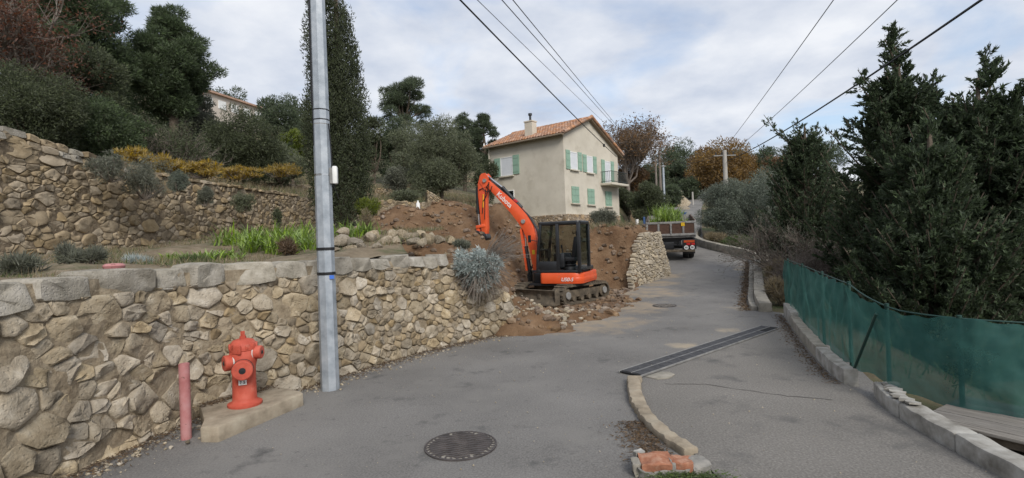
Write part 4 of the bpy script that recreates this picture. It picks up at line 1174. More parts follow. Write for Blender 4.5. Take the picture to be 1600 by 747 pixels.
bl = MB(TU).prism([(1.62, .05), (1.60, .12), (1.52, .22), (1.49, .32), (1.53, .42), (1.62, .50), (1.66, .49), (1.58, .40), (1.55, .32), (1.58, .22), (1.66, .13), (1.68, .05)], -.98, .98)
bl = bl.build('dozer_blade', M['mud'], exc, bevel=.008)
for y in (-.97, .97): MB(TU).box((1.53, y, .29), (.22, .03, .46)).build('blade_end_plate', M['mud'], bl, bevel=.01)
for y in (-.35, .35): MB(TU).box((1.15, y, .26), (.9, .12, .16), Matrix.Rotation(R(-6), 3, 'Y')).build('blade_arm', M['mud'], bl, bevel=.02)
# upper body
def rrect(x0, x1, y0, y1, r, n=6):
    pts = []
    for cx, cy, a0 in ((x1 - r[0], y1 - r[0], 0), (x0 + r[1], y1 - r[1], 90), (x0 + r[2], y0 + r[2], 180), (x1 - r[3], y0 + r[3], 270)):
        rr = r[[0, 90, 180, 270].index(a0)]
        for k in range(n + 1):
            a = R(a0 + 90 * k / n); pts.append((cx + rr * math.cos(a), cy + rr * math.sin(a)))
    return pts
body = MB().slab(rrect(-.98, .36, -.96, .96, (.10, .30, .42, .12)), .60, .93).build('body', M['orange'], exc, bevel=.03)
MB().slab(rrect(-.99, -.30, -.97, .965, (.05, .31, .43, .05)), .66, .80).build('body_panel', M['orange'], body, bevel=.02)
MB().slab(rrect(-.90, .80, -.90, .90, (.1, .28, .4, .1)), .545, .60).build('turntable_plate', M['blackpaint'], body)
MB().slab(rrect(-.90, .10, -.90, -.12, (.08, .1, .40, .08)), .93, 1.08).build('engine_cover', M['blackpaint'], exc, bevel=.05)
MB().slab(rrect(.0, .40, -.94, -.30, (.15, .05, .05, .15)), .93, 1.15).build('tank_cover', M['orange'], exc, bevel=.05)
MB().slab(rrect(.36, .80, -.55, .60, (.2, .05, .05, .2)), .58, .92).build('front_frame', M['blackpaint'], exc, bevel=.03)
# cab
CX0, CX1, CY0, CY1, CZ0, CZ1 = -.95, .46, -.10, .94, .94, 2.46
cab = MB().slab(rrect(CX0 - .02, CX1 - .06, CY0, CY1, (.12, .14, .14, .12)), CZ1 - .09, CZ1 + .02).build('cab_roof', M['blackpaint'], exc, bevel=.03)
def bar(a, b, w, d_, nm='pillar'):
    a, b = Vector(a), Vector(b); v = b - a
    rot = v.to_track_quat('Z', 'Y').to_matrix()
    return MB().box((a + b) / 2, (w, d_, v.length), rot).build(nm, M['blackpaint'], cab, bevel=.012)
for y in (CY0 + .04, CY1 - .04):
    bar((CX1 - .02, y, CZ0), (CX1 - .05, y, 1.5), .09, .08); bar((CX1 - .05, y, 1.5), (CX1 - .17, y, CZ1 - .05), .08, .08)
    bar((CX0 + .05, y, CZ0), (CX0 + .05, y, CZ1 - .05), .10, .09)
bar((-.24, CY1 - .035, CZ0), (-.24, CY1 - .035, CZ1 - .05), .10, .07, 'door_pillar')
bar((CX0 + .1, CY1 - .04, CZ0 + .03), (CX1 - .05, CY1 - .04, CZ0 + .03), .09, .07, 'door_sill')
MB().box((.10, CY1 - .035, 1.13), (.62, .05, .30)).build('door_panel', M['blackpaint'], cab, bevel=.015)
bar((CX1 - .05, CY0, CZ0 + .06), (CX1 - .05, CY1, CZ0 + .06), .10, .08, 'front_sill')
bar((CX0 + .05, CY0, CZ0 + .10), (CX0 + .05, CY1, CZ0 + .10), .24, .08, 'rear_sill')
bar((CX1 - .07, CY0, 1.62), (CX1 - .07, CY1, 1.62), .05, .05, 'front_rail')
MB().box((-.25, .42, CZ0 + .01), (1.3, .95, .03)).build('cab_floor', M['blackpaint'], cab)
def pane(vs_): MB().add(vs_, [tuple(range(len(vs_)))]).build('window_pane', M['glass'], cab)
pane([(CX1 - .09, CY1 - .02, 1.27), (-.19, CY1 - .02, 1.27), (-.19, CY1 - .02, CZ1 - .1), (CX1 - .2, CY1 - .02, CZ1 - .1), (CX1 - .09, CY1 - .02, 1.55)])
pane([(CX1 - .03, CY0 + .08, 1.05), (CX1 - .03, CY1 - .08, 1.05), (CX1 - .06, CY1 - .08, 1.55), (CX1 - .17, CY1 - .08, CZ1 - .1), (CX1 - .17, CY0 + .08, CZ1 - .1), (CX1 - .06, CY0 + .08, 1.55)])
pane([(CX0 + .03, CY0 + .08, 1.15), (CX0 + .03, CY1 - .08, 1.15), (CX0 + .03, CY1 - .08, CZ1 - .1), (CX0 + .03, CY0 + .08, CZ1 - .1)])
pane([(CX0 + .1, CY0 + .03, 1.15), (CX1 - .1, CY0 + .03, 1.15), (CX1 - .2, CY0 + .03, CZ1 - .1), (CX0 + .1, CY0 + .03, CZ1 - .1)])
st = MB().box((-.45, .42, 1.32), (.48, .50, .14)).build('seat', M['black'], exc, bevel=.04)
MB().box((-.67, .42, 1.68), (.14, .46, .66), Matrix.Rotation(R(-10), 3, 'Y')).build('backrest', M['black'], st, bevel=.05)
MB().box((-.74, .42, 2.10), (.10, .26, .20)).build('headrest', M['black'], st, bevel=.04)
MB().lathe([(.20, CZ0), (.20, 1.06), (.17, 1.10), (.20, 1.14), (.17, 1.18), (.20, 1.22), (.18, 1.26)], 14, Matrix.Translation((-.45, .42, 0))).build('seat_bellows', M['black'], st, True)
for y in (.12, .74):
    c_ = MB().box((-.22, y, 1.30), (.34, .12, .42)).build('console', M['blackpaint'], exc, bevel=.03)
    MB().tube([(-.12, y, 1.5), (-.09, y, 1.66)], .018, 8).tube([(-.09, y, 1.66), (-.08, y, 1.76)], .03, 8).build('joystick', M['black'], c_, True)
MB().box((.26, .42, 1.48), (.10, .30, .24)).tube([(.28, .42, .95), (.26, .42, 1.4)], .03, 8).build('display', M['blackpaint'], exc)
mr_ = MB().tube([(CX1 - .05, CY1, 1.9), (CX1 + .12, CY1 + .14, 1.95)], .012, 6).box((CX1 + .13, CY1 + .16, 1.98), (.04, .14, .22)).build('mirror', M['black'], exc)
tx = text_obj('model_lettering', 'U50-5', .15, M['white'], body, Matrix.Translation((-.52, .972, .73)) @ Matrix.Rotation(R(180), 4, 'Z') @ Matrix.Rotation(R(90), 4, 'X'), .002, .25)
# swing bracket, boom, arm
sw = MB().tube([(.72, 0, .50), (.72, 0, 1.05)], .14, 16).box((.80, 0, .76), (.30, .34, .42)).build('swing_bracket', M['blackpaint'], exc, bevel=.03)
def thick(path_, w):
    """outline of a bent beam from centre points and widths, in (x, z)"""
    L_, R_ = [], []
    P = [Vector(p) for p in path_]
    for i, p in enumerate(P):
        t_ = (P[min(i + 1, len(P) - 1)] - P[max(i - 1, 0)]).normalized(); n_ = Vector((-t_.y, t_.x))
        L_.append(tuple(p + n_ * w[i] / 2)); R_.append(tuple(p - n_ * w[i] / 2))
    return L_ + R_[::-1]
bpts = [(.80, .84), (.83, 1.2), (.88, 1.6), (.95, 2.0), (1.06, 2.35), (1.25, 2.66), (1.52, 2.98), (2.0, 3.46), (2.42, 3.86), (2.60, 4.03)]
boom = MB().prism(thick(bpts, [.20, .25, .28, .32, .38, .40, .37, .29, .22, .16]), -.12, .12).build('boom', M['orange'], exc, bevel=.018)
boom['label'] = 'curved orange boom with white maker lettering'
d_ = Vector((2.25 - 1.75, 0, 3.70 - 3.21)).normalized(); up_ = Vector((-d_.z, 0, d_.x)); 
Mx = Matrix((( -d_.x, -up_.x * -1, 0, 0), (0, 0, 1, 0), (-d_.z, up_.z, 0, 0), (0, 0, 0, 1)))
# reading direction runs down the boom as seen from the machine's left
X_ = -d_; Z_ = Vector((0, 1, 0)); Y_ = Z_.cross(X_)
Mx = Matrix((( X_.x, Y_.x, Z_.x, 1.86), (X_.y, Y_.y, Z_.y, .1215), (X_.z, Y_.z, Z_.z, 3.31), (0, 0, 0, 1)))
text_obj('lettering', 'Kubota', .23, M['white'], boom, Mx, .002)
MB().tube([(.80, -.17, .84), (.80, .17, .84)], .055, 12).tube([(1.20, -.17, 2.56), (1.20, .17, 2.56)], .07, 14).tube([(2.56, -.19, 4.0), (2.56, .19, 4.0)], .065, 14).build('pivot_pins', M['truckgrey'], boom, True)
arm_poly = [(2.50, 3.90), (2.46, 4.08), (2.52, 4.22), (2.64, 4.27), (2.76, 4.20), (2.86, 3.9), (2.86, 3.5), (2.80, 2.75), (2.77, 2.25), (2.70, 2.12), (2.60, 2.15), (2.56, 2.4), (2.57, 3.2)]
arm = MB().prism(arm_poly, -.11, .11).build('arm', M['orange'], exc, bevel=.02)
for sg in (-1, 1): MB().prism([(2.44, 3.85), (2.42, 4.1), (2.54, 4.26), (2.70, 4.24), (2.76, 3.95), (2.62, 3.75)], .125 * sg - .012, .125 * sg + .012).build('arm_cheek', M['orange'], arm)
def cyl(a, b, c, r, nm):
    o = MB().tube([a, b], r, 12).tube([(Vector(a).lerp(Vector(b), .93)), b], r * 1.12, 12).build(nm, M['blackpaint'], exc, True)
    MB().tube([b, c], r * .55, 10).build('rod', M['silver'], o, True)
cyl((1.30, 0, 3.02), (1.98, 0, 3.74), (2.60, 0, 4.22), .062, 'arm_cylinder')
cyl((1.06, 0, .78), (1.20, 0, 1.75), (1.22, 0, 2.45), .068, 'boom_cylinder')
MB().prism([(1.13, .95), (1.19, .95), (1.35, 2.3), (1.29, 2.35)], -.10, .10).build('cylinder_guard', M['orange'], exc)
cyl((2.93, 0, 3.82), (2.93, 0, 2.9), (2.90, 0, 2.45), .058, 'bucket_cylinder')
lk = MB().prism([(2.95, 2.52), (3.0, 2.44), (2.93, 2.18), (2.84, 2.16), (2.86, 2.4)], -.10, .10).prism([(2.60, 2.45), (2.64, 2.55), (2.98, 2.50), (2.97, 2.40)], -.13, .13).build('bucket_link', M['orange'], exc, bevel=.01)
MB().prism([(2.56, 2.2), (2.95, 2.34), (2.98, 2.18), (2.80, 2.0), (2.60, 1.97), (2.52, 2.06)], -.14, .14).build('quick_coupler', M['blackpaint'], exc, bevel=.02)
hz = MB()
for q, yy in enumerate((-.08, -.03, .03, .08)):
    hz.tube([(.80, yy, .95), (.62, yy * 1.4, 1.15), (.63, yy * 1.6, 1.7), (.75, yy, 2.25), (.98, yy, 2.66), (1.30, yy, 2.98 + .02 * q), (1.8, yy, 3.46), (2.2, yy, 3.86), (2.45, yy * 1.3, 4.12)], .016, 6)
tag(hz.build('hydraulic_hoses', M['black'], exc, True), kind='stuff')
hz = MB()
for q in range(5):
    hz.tube([(.92, .10 - .05 * q, 1.15), (1.10, .16 - .06 * q, .8 + .05 * q), (1.04, .2 - .08 * q, .55), (.82, .16 - .06 * q, .58)], .024, 6)
hz.tube([(2.42, .13, 3.9), (2.52, .14, 3.75), (2.58, .135, 3.4), (2.6, .13, 3.0), (2.62, .13, 2.7)], .014, 6).tube([(2.40, .14, 3.95), (2.44, .15, 3.7), (2.50, .15, 3.5), (2.66, .13, 3.3), (2.7, .13, 2.9)], .014, 6).tube([(2.3, .13, 3.8), (2.36, .15, 3.62), (2.5, .15, 3.62), (2.66, .14, 3.75), (2.8, .13, 3.7)], .014, 6)
tag(hz.build('hose_loops', M['black'], exc, True), kind='stuff')
MB().tube([(2.64, .125, 3.55), (2.67, .125, 3.1)], .018, 6).build('steel_pipe', M['yellow'], arm, True)
MB().box((2.60, .113, 4.05), (.10, .006, .10)).build('warning_sticker', M['yellow'], arm)
MB().box((.88, .123, 1.55), (.09, .006, .14)).build('warning_sticker', M['yellow'], boom)
MB().box((1.50, .0, 3.24), (.16, .18, .10), Matrix.Rotation(R(-45), 3, 'Y')).build('work_light', M['redlens'], boom, bevel=.02)

# ------------------------------------------------------------------ the tipper truck
tp = at(1047, 405, 26.4)
truck = empty('tipper_truck', (7.92, 25.5, road_z(25.5)), math.atan2(1, .29) - R(90), 'parked tipper truck with brown-panelled tailgate seen from behind on the road', 'truck')
TP = Matrix.Rotation(.115, 4, 'X')            # the road climbs under it
def tb(name, boxes, m, parent=None, bevel=.0):
    q = MB(TP)
    for c, s in boxes: q.box(c, s)
    return q.build(name, m, parent or truck, bevel=bevel)
bed = tb('bed_floor', [((0, 2.1, 1.25), (2.32, 4.1, .14))], M['truckgrey'])
tg = tb('tailgate', [((0, 0, 1.94), (2.36, .06, .10)), ((0, 0, 1.335), (2.36, .06, .11))] + [((x, 0, 1.637), (.09, .055, .49)) for x in (-1.135, -.585, 0, .585, 1.135)], M['truckgrey'], bevel=.008)
for x in (-.86, -.29, .29, .86): tb('panel', [((x, .012, 1.637), (.46, .03, .49))], M['plank'], tg)
tb('sticker', [((.57, -.034, 1.84), (.17, .008, .17))], M['yellow'], tg)
tb('latch', [((0, -.04, 1.64), (.05, .03, .55))], M['truckgrey'], tg)
for x in (-1.16, 1.16):
    sd = tb('side_board', [((x, 2.1, 1.66), (.05, 4.1, .66))], M['plank'])
    tb('side_rib', [((x, .06, 1.66), (.07, .08, .70)), ((x, 1.4, 1.66), (.07, .08, .70)), ((x, 2.8, 1.66), (.07, .08, .70))], M['truckgrey'], sd)
tb('corner_post', [((-1.26, .10, 1.75), (.10, .10, 1.05))], M['blue'], bevel=.01)
tb('headboard', [((0, 4.2, 1.62), (2.36, .08, .75))], M['truckgrey'])
cb = tb('cab', [((0, 5.1, 1.15), (2.2, 1.5, 1.35))], M['blue'], bevel=.12)
tb('rear_window', [((0, 4.34, 1.55), (1.3, .02, .35))], M['darkglass'], cb)
tb('chassis', [((-.42, 2.8, .88), (.12, 5.6, .24)), ((.42, 2.8, .88), (.12, 5.6, .24)), ((0, .3, .95), (.9, .12, .30)), ((0, 1.7, .9), (.9, .12, .2)), ((0, 1.2, .56), (1.8, .16, .16))], M['blackpaint'])
tb('underbody', [((0, .9, 1.10), (1.5, 1.4, .14))], M['blackpaint'])
tb('spare_tray', [((-.35, .18, .74), (.95, .10, .42))], M['blackpaint'], bevel=.02)
tb('bumper', [((0, .05, .52), (2.2, .10, .12))], M['mud'], bevel=.01)
for sg in (-1, 1):
    lb = tb('light_board', [((.84 * sg, .02, .84), (.66, .06, .48))], M['blackpaint'], bevel=.01)
    tb('reflector', [((.84 * sg, -.016, .985), (.50, .012, .11))], M['amber'], lb)
    tb('tail_lamp', [((.80 * sg, -.022, .85), (.18, .03, .11))], M['redlens'], lb, .01)
    tb('tail_lamp', [((1.02 * sg, -.022, .85), (.16, .03, .11))], M['redlens'], lb, .01)
    tb('mudflap', [((.84 * sg, .45, .52), (.58, .03, .42))], M['black'])
    for k, x in enumerate((.70, .98)):
        Mx = TP @ Matrix.Translation((x * sg, 1.2, .46)) @ Matrix.Rotation(R(90), 4, 'Y')
        wh = MB().lathe([(.26, -.12), (.43, -.125), (.46, -.09), (.46, .09), (.43, .125), (.26, .12)], 28, Mx).build('wheel', M['black'], truck, True)
        MB().lathe([(.25, -.10), (.25, .10), (.10, .12)], 18, Mx).build('rim', M['truckgrey'], wh, True)
    Mx = TP @ Matrix.Translation((.9 * sg, 5.0, .46)) @ Matrix.Rotation(R(90), 4, 'Y')
    wh = MB().lathe([(.26, -.12), (.43, -.125), (.46, -.09), (.46, .09), (.43, .125), (.26, .12)], 28, Mx).build('wheel', M['black'], truck, True)
    MB().lathe([(.25, -.10), (.25, .10), (.10, .12)], 18, Mx).build('rim', M['truckgrey'], wh, True)
    tb('mudguard', [((.84 * sg, 1.2, 1.03), (.62, 1.15, .05))], M['blackpaint'])
tb('number_plate', [((.0, .22, 1.16), (.42, .012, .11))], M['plate'])
for x, s_ in ((.70, '60'), (.98, '80')):
    Mx = TP @ Matrix.Translation((x, -.022, .685)) @ Matrix.Rotation(R(90), 4, 'X')
    dsc = MB().lathe([(.105, 0), (.105, .012)], 22, Mx).build('speed_disc', M['white'], truck)
    text_obj('number', s_, .13, M['black'], dsc, TP @ Matrix.Translation((x, -.040, .685)) @ Matrix.Rotation(R(90), 4, 'X'), .002)
# ------------------------------------------------------------------ vegetation
def unit(v): return v / (np.linalg.norm(v, axis=-1, keepdims=True) + 1e-9)
def leaves(rg, P, D, L_, Wd):
    """one small diamond per leaf, all in one mesh"""
    n = len(P)
    L_ = np.broadcast_to(L_, (n,)) * rg.uniform(.5, 1.6, n); Wd = np.broadcast_to(Wd, (n,)) * rg.uniform(.6, 1.3, n)
    D = unit(D); S = unit(np.cross(D, rg.normal(size=(n, 3)))); N_ = np.cross(D, S)
    b = S * (Wd / 2)[:, None]
    V = np.stack([P - b, P + b, P + D * L_[:, None] + N_ * (L_ * .08)[:, None]], 1).reshape(-1, 3)
    F = np.arange(3 * n).reshape(-1, 3)
    return V, F
def clump_pts(rg, C, Rr, n, shell=.45, out=1.0, up=.3, jit=.6):
    """points spread through many ellipsoidal clumps; C (k,3), Rr (k,3)"""
    w = (Rr[:, 0] * Rr[:, 1] + Rr[:, 0] * Rr[:, 2]) ; w = w / w.sum()
    k = rg.choice(len(C), n, p=w)
    d = unit(rg.normal(size=(n, 3)))
    lump = 1 + .16 * np.sin(d[:, 0] * 7 + k) * np.cos(d[:, 1] * 6 + 2 * k)
    r = (shell + (1 - shell) * rg.random(n) ** .6) * lump
    P = C[k] + d * Rr[k] * r[:, None]
    D = d * out + rg.normal(size=(n, 3)) * jit + np.array([0, 0, up])
    return P, D
def limb_mesh(mb, a, b, r0, r1, rg, n=6, bend=.12, seg=5):
    a, b = Vector(a), Vector(b); L_ = (b - a).length; pts = []
    off = Vector(rg.normal(size=3)) * bend * L_
    for k in range(seg + 1):
        f = k / seg; pts.append(a.lerp(b, f) + off * math.sin(math.pi * f) * .6 + Vector((0, 0, -.10 * L_ * math.sin(math.pi * f))))
    mb.tube(pts, [r0 + (r1 - r0) * k / seg for k in range(seg + 1)], n, caps=False)
    return pts
def plant(name, loc, label, cat, group, crown=None, m=None, trunk=None, mt=None, smooth=False, crown_name='crown', trunk_name='trunk'):
    t = empty(name, loc, 0, label, cat, group)
    if trunk is not None and trunk.v: trunk.build(trunk_name, mt or M['bark'], t, True)
    if crown is not None: link(crown_name, npmesh(crown_name, *crown), m, t)
    return t
def px_size(w, Y): return w * Y / 800.0
def tree(name, label, px, ytop, ybase, wpx, Y, m, style, nleaf, seed, leaf=(.10, .04), group=None, sub=None, cat='tree', base_z=None, mt=None, lean=0, open_trunk=False):
    """tree whose crown spans wpx around px from ytop, standing on the ground at depth Y"""
    rg = np.random.default_rng(seed)
    top = at(px, ytop, Y); bas = at(px, ybase, Y)
    g = G(top.x, top.y) if base_z is None else base_z
    loc = Vector((top.x, top.y, g)); Hh = top.z - g; Rw = px_size(wpx, Y) / 2
    ch = top.z - bas.z                       # crown height
    z0 = max(.1, Hh - ch); mb = MB()
    tr = max(.06, Hh * .022)
    C, Rr = [], []
    if style == 'round' and z0 > .12 * Hh and not open_trunk: z0 = .10 * Hh; ch = Hh - z0
    if style == 'round':                     # olive, oak, broad bush: clumps over an egg
        k = sub or 34
        for _ in range(k):
            d = unit(rg.normal(size=3)); f = rg.uniform(.35, .80)
            c = np.array([d[0] * Rw * f, d[1] * Rw * f, z0 + ch * .5 + d[2] * ch * .5 * f / .8])
            s_ = rg.uniform(.24, .42) * min(Rw, ch * .6)
            C.append(c); Rr.append((s_ * rg.uniform(.9, 1.3), s_ * rg.uniform(.9, 1.3), s_ * rg.uniform(.7, 1.0)))
        fork = (rg.normal() * .1, rg.normal() * .1, max(.25, z0 * .9 + ch * .08))
        mb.tube([(0, 0, -.4), (fork[0] * .5, fork[1] * .5, fork[2] * .5), fork], [tr * 1.5, tr * 1.15, tr], 8)
        for c in C[::2]: limb_mesh(mb, fork, c, tr * .6, tr * .12, rg)
        up, shell = .25, .35
    elif style == 'pine':                    # Aleppo pine: layered plates on limbs, open gaps
        k = sub or 30
        mb.tube([(0, 0, -.4), (.02 * Hh + lean * .3, 0, Hh * .45), (lean * .7, .01 * Hh, Hh * .75), (lean, 0, Hh * .96)], [tr * 1.3, tr, tr * .6, tr * .2], 8)
        for q in range(k):
            f = (q + .5) / k; a = q * 2.4 + rg.uniform(-.5, .5)
            zz = z0 + ch * (.06 + .90 * f)
            prof = math.sin(min(1, (1.08 - f) * 1.25) * math.pi / 2) * (.55 + .45 * min(1, f * 3))
            rr = Rw * prof * rg.uniform(.30, .84)
            fx = lean * (zz / Hh)
            c = np.array([fx + rr * math.cos(a), rr * math.sin(a), zz + rg.normal() * .02 * ch])
            s_ = Rw * rg.uniform(.22, .36) * (.6 + .4 * prof)
            C.append(c); Rr.append((s_ * 1.15, s_ * 1.15, s_ * rg.uniform(.5, .75)))
            limb_mesh(mb, (fx * .85, 0, max(.3, zz - rr * .45 - .2)), c, tr * .32, tr * .08, rg)
        up, shell = .5, .25
    elif style == 'umbrella':
        k = sub or 22
        mb.tube([(0, 0, -.4), (.1, 0, Hh * .4), (-.1, 0, Hh * .7)], [tr * 1.2, tr, tr * .7], 8)
        for q in range(k):
            a = q * 2.4; rr = Rw * math.sqrt((q + .5) / k) * .82
            c = np.array([rr * math.cos(a), rr * math.sin(a), z0 + ch * (.55 + .33 * (1 - (rr / Rw) ** 2)) + rg.normal() * .13 * ch - (.3 * ch if rg.random() < .35 else 0)])
            c[:2] += rg.normal(size=2) * Rw * .12
            s_ = Rw * rg.uniform(.14, .34)
            C.append(c); Rr.append((s_ * 1.2, s_ * 1.2, s_ * .7)); limb_mesh(mb, (-.1, 0, Hh * .62), c, tr * .4, tr * .1, rg)
        up, shell = .5, .3
    elif style == 'column':
        k = sub or 200
        mb.tube([(0, 0, -.4), (0, 0, Hh * .8)], [tr, tr * .3], 8)
        for q in range(k):
            f = rg.random() ** .85; a = rg.uniform(0, 2 * math.pi)
            prof = np.interp(f, [0, .05, .15, .38, .7, .9, 1.0], [.62, .86, .98, 1.0, .70, .36, .06])
            rr = Rw * prof * rg.uniform(.62, .90)
            c = np.array([rr * math.cos(a) + lean * f, rr * math.sin(a), Hh * (.02 + .955 * f)])
            s_ = Rw * rg.uniform(.14, .26) * (.5 + .5 * prof); C.append(c); Rr.append((s_, s_, s_ * 2.6))
        for q in range(60):                  # inner foliage
            f = (q + .5) / 60; prof = np.interp(f, [0, .12, .4, .7, .9, 1.0], [.55, .9, 1.0, .72, .38, .05])
            C.append(np.array([lean * f, 0, Hh * (.03 + .92 * f)])); Rr.append((Rw * prof * .62, Rw * prof * .62, Hh * .03))
        up, shell = 1.1, .3
    C, Rr = np.array(C, float), np.array(Rr, float)
    P, D = clump_pts(rg, C, Rr, nleaf, shell, 1.0, up)
    V, F = leaves(rg, P, D, leaf[0], leaf[1])
    return plant(name, loc, label, cat, group, (V, F), m, mb, mt)
def twigs(name, px, ytop, wpx, Y, label, m, seed, nstem=26, depth=3, group=None, leafm=None, nleaf=0, cat='tree', leaf=(.1, .05), base_z=None, trunk_h=.25, r0=None, spread=.9):
    """leafless branching tree or bush; optional sparse leaves"""
    rg = np.random.default_rng(seed); top = at(px, ytop, Y); g = G(top.x, top.y) if base_z is None else base_z
    Hh = top.z - g; Rw = px_size(wpx, Y) / 2; mb = MB(); tips = []
    r0 = r0 or Hh * .02
    def grow(p, d, L_, r, k):
        q = p + d * L_; mid = p.lerp(q, .5) + Vector(rg.normal(size=3)) * L_ * .07
        mb.tube([p, mid, q] if k > 1 else [p, q], [r, r * .85, r * .65] if k > 1 else [r, r * .65], 5 if k > 1 else 3, caps=False)
        if k == 0: tips.append(q); return
        for j in range(rg.integers(2, 5)):
            dd = (d + Vector(rg.normal(size=3)) * .55 * spread + Vector((0, 0, .12))).normalized()
            grow(p.lerp(q, rg.uniform(.55, 1)), dd, L_ * rg.uniform(.6, .85), r * .6, k - 1)
    base = Vector((0, 0, Hh * trunk_h))
    if trunk_h > .05: mb.tube([(0, 0, -.3), base * .5, base], [r0 * 1.6, r0 * 1.3, r0 * 1.2], 7)
    for j in range(nstem):
        a = rg.uniform(0, 2 * math.pi); tilt = rg.uniform(.1, 1.0) * spread
        d = Vector((math.cos(a) * math.sin(tilt) * Rw / (Hh * .55), math.sin(a) * math.sin(tilt) * Rw / (Hh * .55), math.cos(tilt))).normalized()
        grow(base.copy(), d, Hh * (1 - trunk_h) * rg.uniform(.28, .42), r0 * .7, depth)
    cr = None
    if leafm and tips:
        T = np.array([tuple(q) for q in tips]); k = rg.integers(0, len(T), nleaf)
        P = T[k] + rg.normal(size=(nleaf, 3)) * Hh * .035
        cr = leaves(rg, P, rg.normal(size=(nleaf, 3)), *leaf)
    return plant(name, (top.x, top.y, g), label, cat, group, cr, leafm, mb, m, trunk_name='branches')
def bush(name, c, r, label, m, n, leaf, seed, cat='shrub', group=None, k=14, up=.3, flat=1.0, stems=None, jit=.6, fmax=.72, rs=1.0):
    """leafy bush centred on a world point with radii r; stands on its lowest point"""
    rg = np.random.default_rng(seed); c = Vector(c); r = np.array(r, float)
    d = unit(rg.normal(size=(k, 3))); f = rg.uniform(.2, fmax, k)[:, None]
    C = d * r * f + np.array([0, 0, r[2]]); Rr = r[None] * rs * rg.uniform(.3, .5, (k, 1)) * np.array([1, 1, flat])
    P, D = clump_pts(rg, C, Rr, n, .3, 1.0, up, jit)
    cr = leaves(rg, P, D, *leaf); mb = MB()
    for q in C[::2]: limb_mesh(mb, (0, 0, .0), q, .02 + r[0] * .012, .006, rg, 5)
    return plant(name, (c.x, c.y, c.z - r[2]), label, cat, group, cr, m, mb, stems or M['twig'], crown_name='foliage', trunk_name='stems')
def bush_px(name, x0, y0, x1, y1, Y, label, m, n, leaf, seed, **k):
    a = at((x0 + x1) / 2, (y0 + y1) / 2, Y); w, h = px_size(x1 - x0, Y) / 2, px_size(y1 - y0, Y) / 2
    return bush(name, a, (w, w * .9, h), label, m, n, leaf, seed, **k)

# columnar cypress behind the pole
tree('cypress_tree', 'tall dark columnar cypress directly behind the steel pole', 521, -105, 352, 104, 19.5, M['cypress'], 'column', 85000, 101, (.085, .045), sub=420, base_z=2.6, lean=-.42)
# wooded slope on the left
GL = 'trees on the left slope'
tree('pine_tree', 'tallest dark pine in the top left corner, crown cut by the frame', 118, -70, 150, 190, 23, M['pine'], 'pine', 85000, 102, (.17, .045), GL, 60)
tree('pine_tree', 'dark pine with pointed layered crown right of the tallest left pine', 262, 12, 185, 138, 27, M['pine'], 'pine', 75000, 103, (.17, .045), GL, 60)
twigs('bare_tree', 22, -30, 130, 17.5, 'rusty-leaved half-bare tree at the far left edge', M['twig'], 104, 12, 4, GL, M['rustleaf'], 9000, leaf=(.10, .06))
tree('oak_tree', 'broad dark evergreen oak below the tallest left pine', 128, 62, 225, 150, 21, M['holm'], 'round', 52000, 105, (.10, .05), GL, 46)
tree('oak_tree', 'dark bushy evergreen right above the left end of the tall terrace wall', 40, 110, 245, 170, 16.5, M['holm'], 'round', 52000, 106, (.08, .04), GL, 46)
tree('oak_tree', 'low dark evergreen bush above the terrace wall left of the yellow shrubs', 175, 165, 262, 120, 19, M['pine'], 'round', 30000, 107, (.09, .045), GL, 30)
twigs('bare_shrub', 262, 178, 150, 21.5, 'grey tangle of bare branches above the yellow shrubs', M['twig'], 108, 16, 4, None, M['holm'], 12000, 'shrub', (.08, .04), trunk_h=.02)
tree('ivy_tree', 'brown-green ivy-clad tree below the hilltop house', 318, 152, 270, 96, 30, M['greygreen'], 'round', 22000, 109, (.12, .07), GL, 30)
tree('olive_tree', 'large dark olive tree right of the ivy-clad tree', 378, 178, 275, 124, 27, M['holm'], 'round', 46000, 110, (.10, .045), GL, 46)
tree('oak_tree', 'dark tree behind the dark olive, left of the cypress', 440, 146, 225, 90, 46, M['pine_far'], 'round', 18000, 111, (.18, .09), GL, 30)
tree('young_tree', 'small brighter green tree left of the cypress above the terraces', 455, 190, 258, 44, 36, M['lime'], 'round', 7000, 112, (.14, .07), GL, 18)
tree('oak_tree', 'low dark bushes right of the dark olive', 440, 225, 268, 76, 31, M['olive'], 'round', 14000, 113, (.12, .06), GL, 22)
tree('oak_tree', 'dark tree partly hidden behind the right side of the cypress', 580, 178, 260, 60, 48, M['holm'], 'round', 13000, 114, (.18, .09), GL, 24)
tree('oak_tree', 'dark evergreen filling the gap between the two tall left pines', 200, 95, 240, 110, 30, M['pine'], 'round', 30000, 401, (.13, .06), GL, 36)
tree('oak_tree', 'dark evergreen low behind the pointed pine, under the hilltop house', 300, 165, 250, 90, 38, M['holm'], 'round', 18000, 402, (.15, .07), GL, 30)
tree('pine_tree', 'dark pine crown at the top left behind the rusty tree', 55, -40, 160, 150, 27, M['pine'], 'pine', 36000, 403, (.17, .045), GL, 40)
tree('oak_tree', 'dark round tree on the skyline right of the hilltop house', 462, 160, 225, 70, 64, M['pine_far'], 'round', 11000, 404, (.24, .12), GL, 24)
tree('oak_tree', 'dark tree crown just above the roof of the hilltop house', 352, 142, 200, 70, 100, M['pine_far'], 'round', 8000, 405, (.34, .17), GL, 20)
GM = 'trees behind the slope beside the house'
tree('umbrella_pine', 'round-topped pine standing against the sky left of the house', 630, 133, 205, 84, 58, M['pine_far'], 'umbrella', 24000, 115, (.26, .07), GM, 30)
tree('oak_tree', 'dark bushy tree at the foot of the round-topped pine', 618, 190, 265, 70, 52, M['pine_far'], 'round', 16000, 116, (.2, .1), GM, 28)
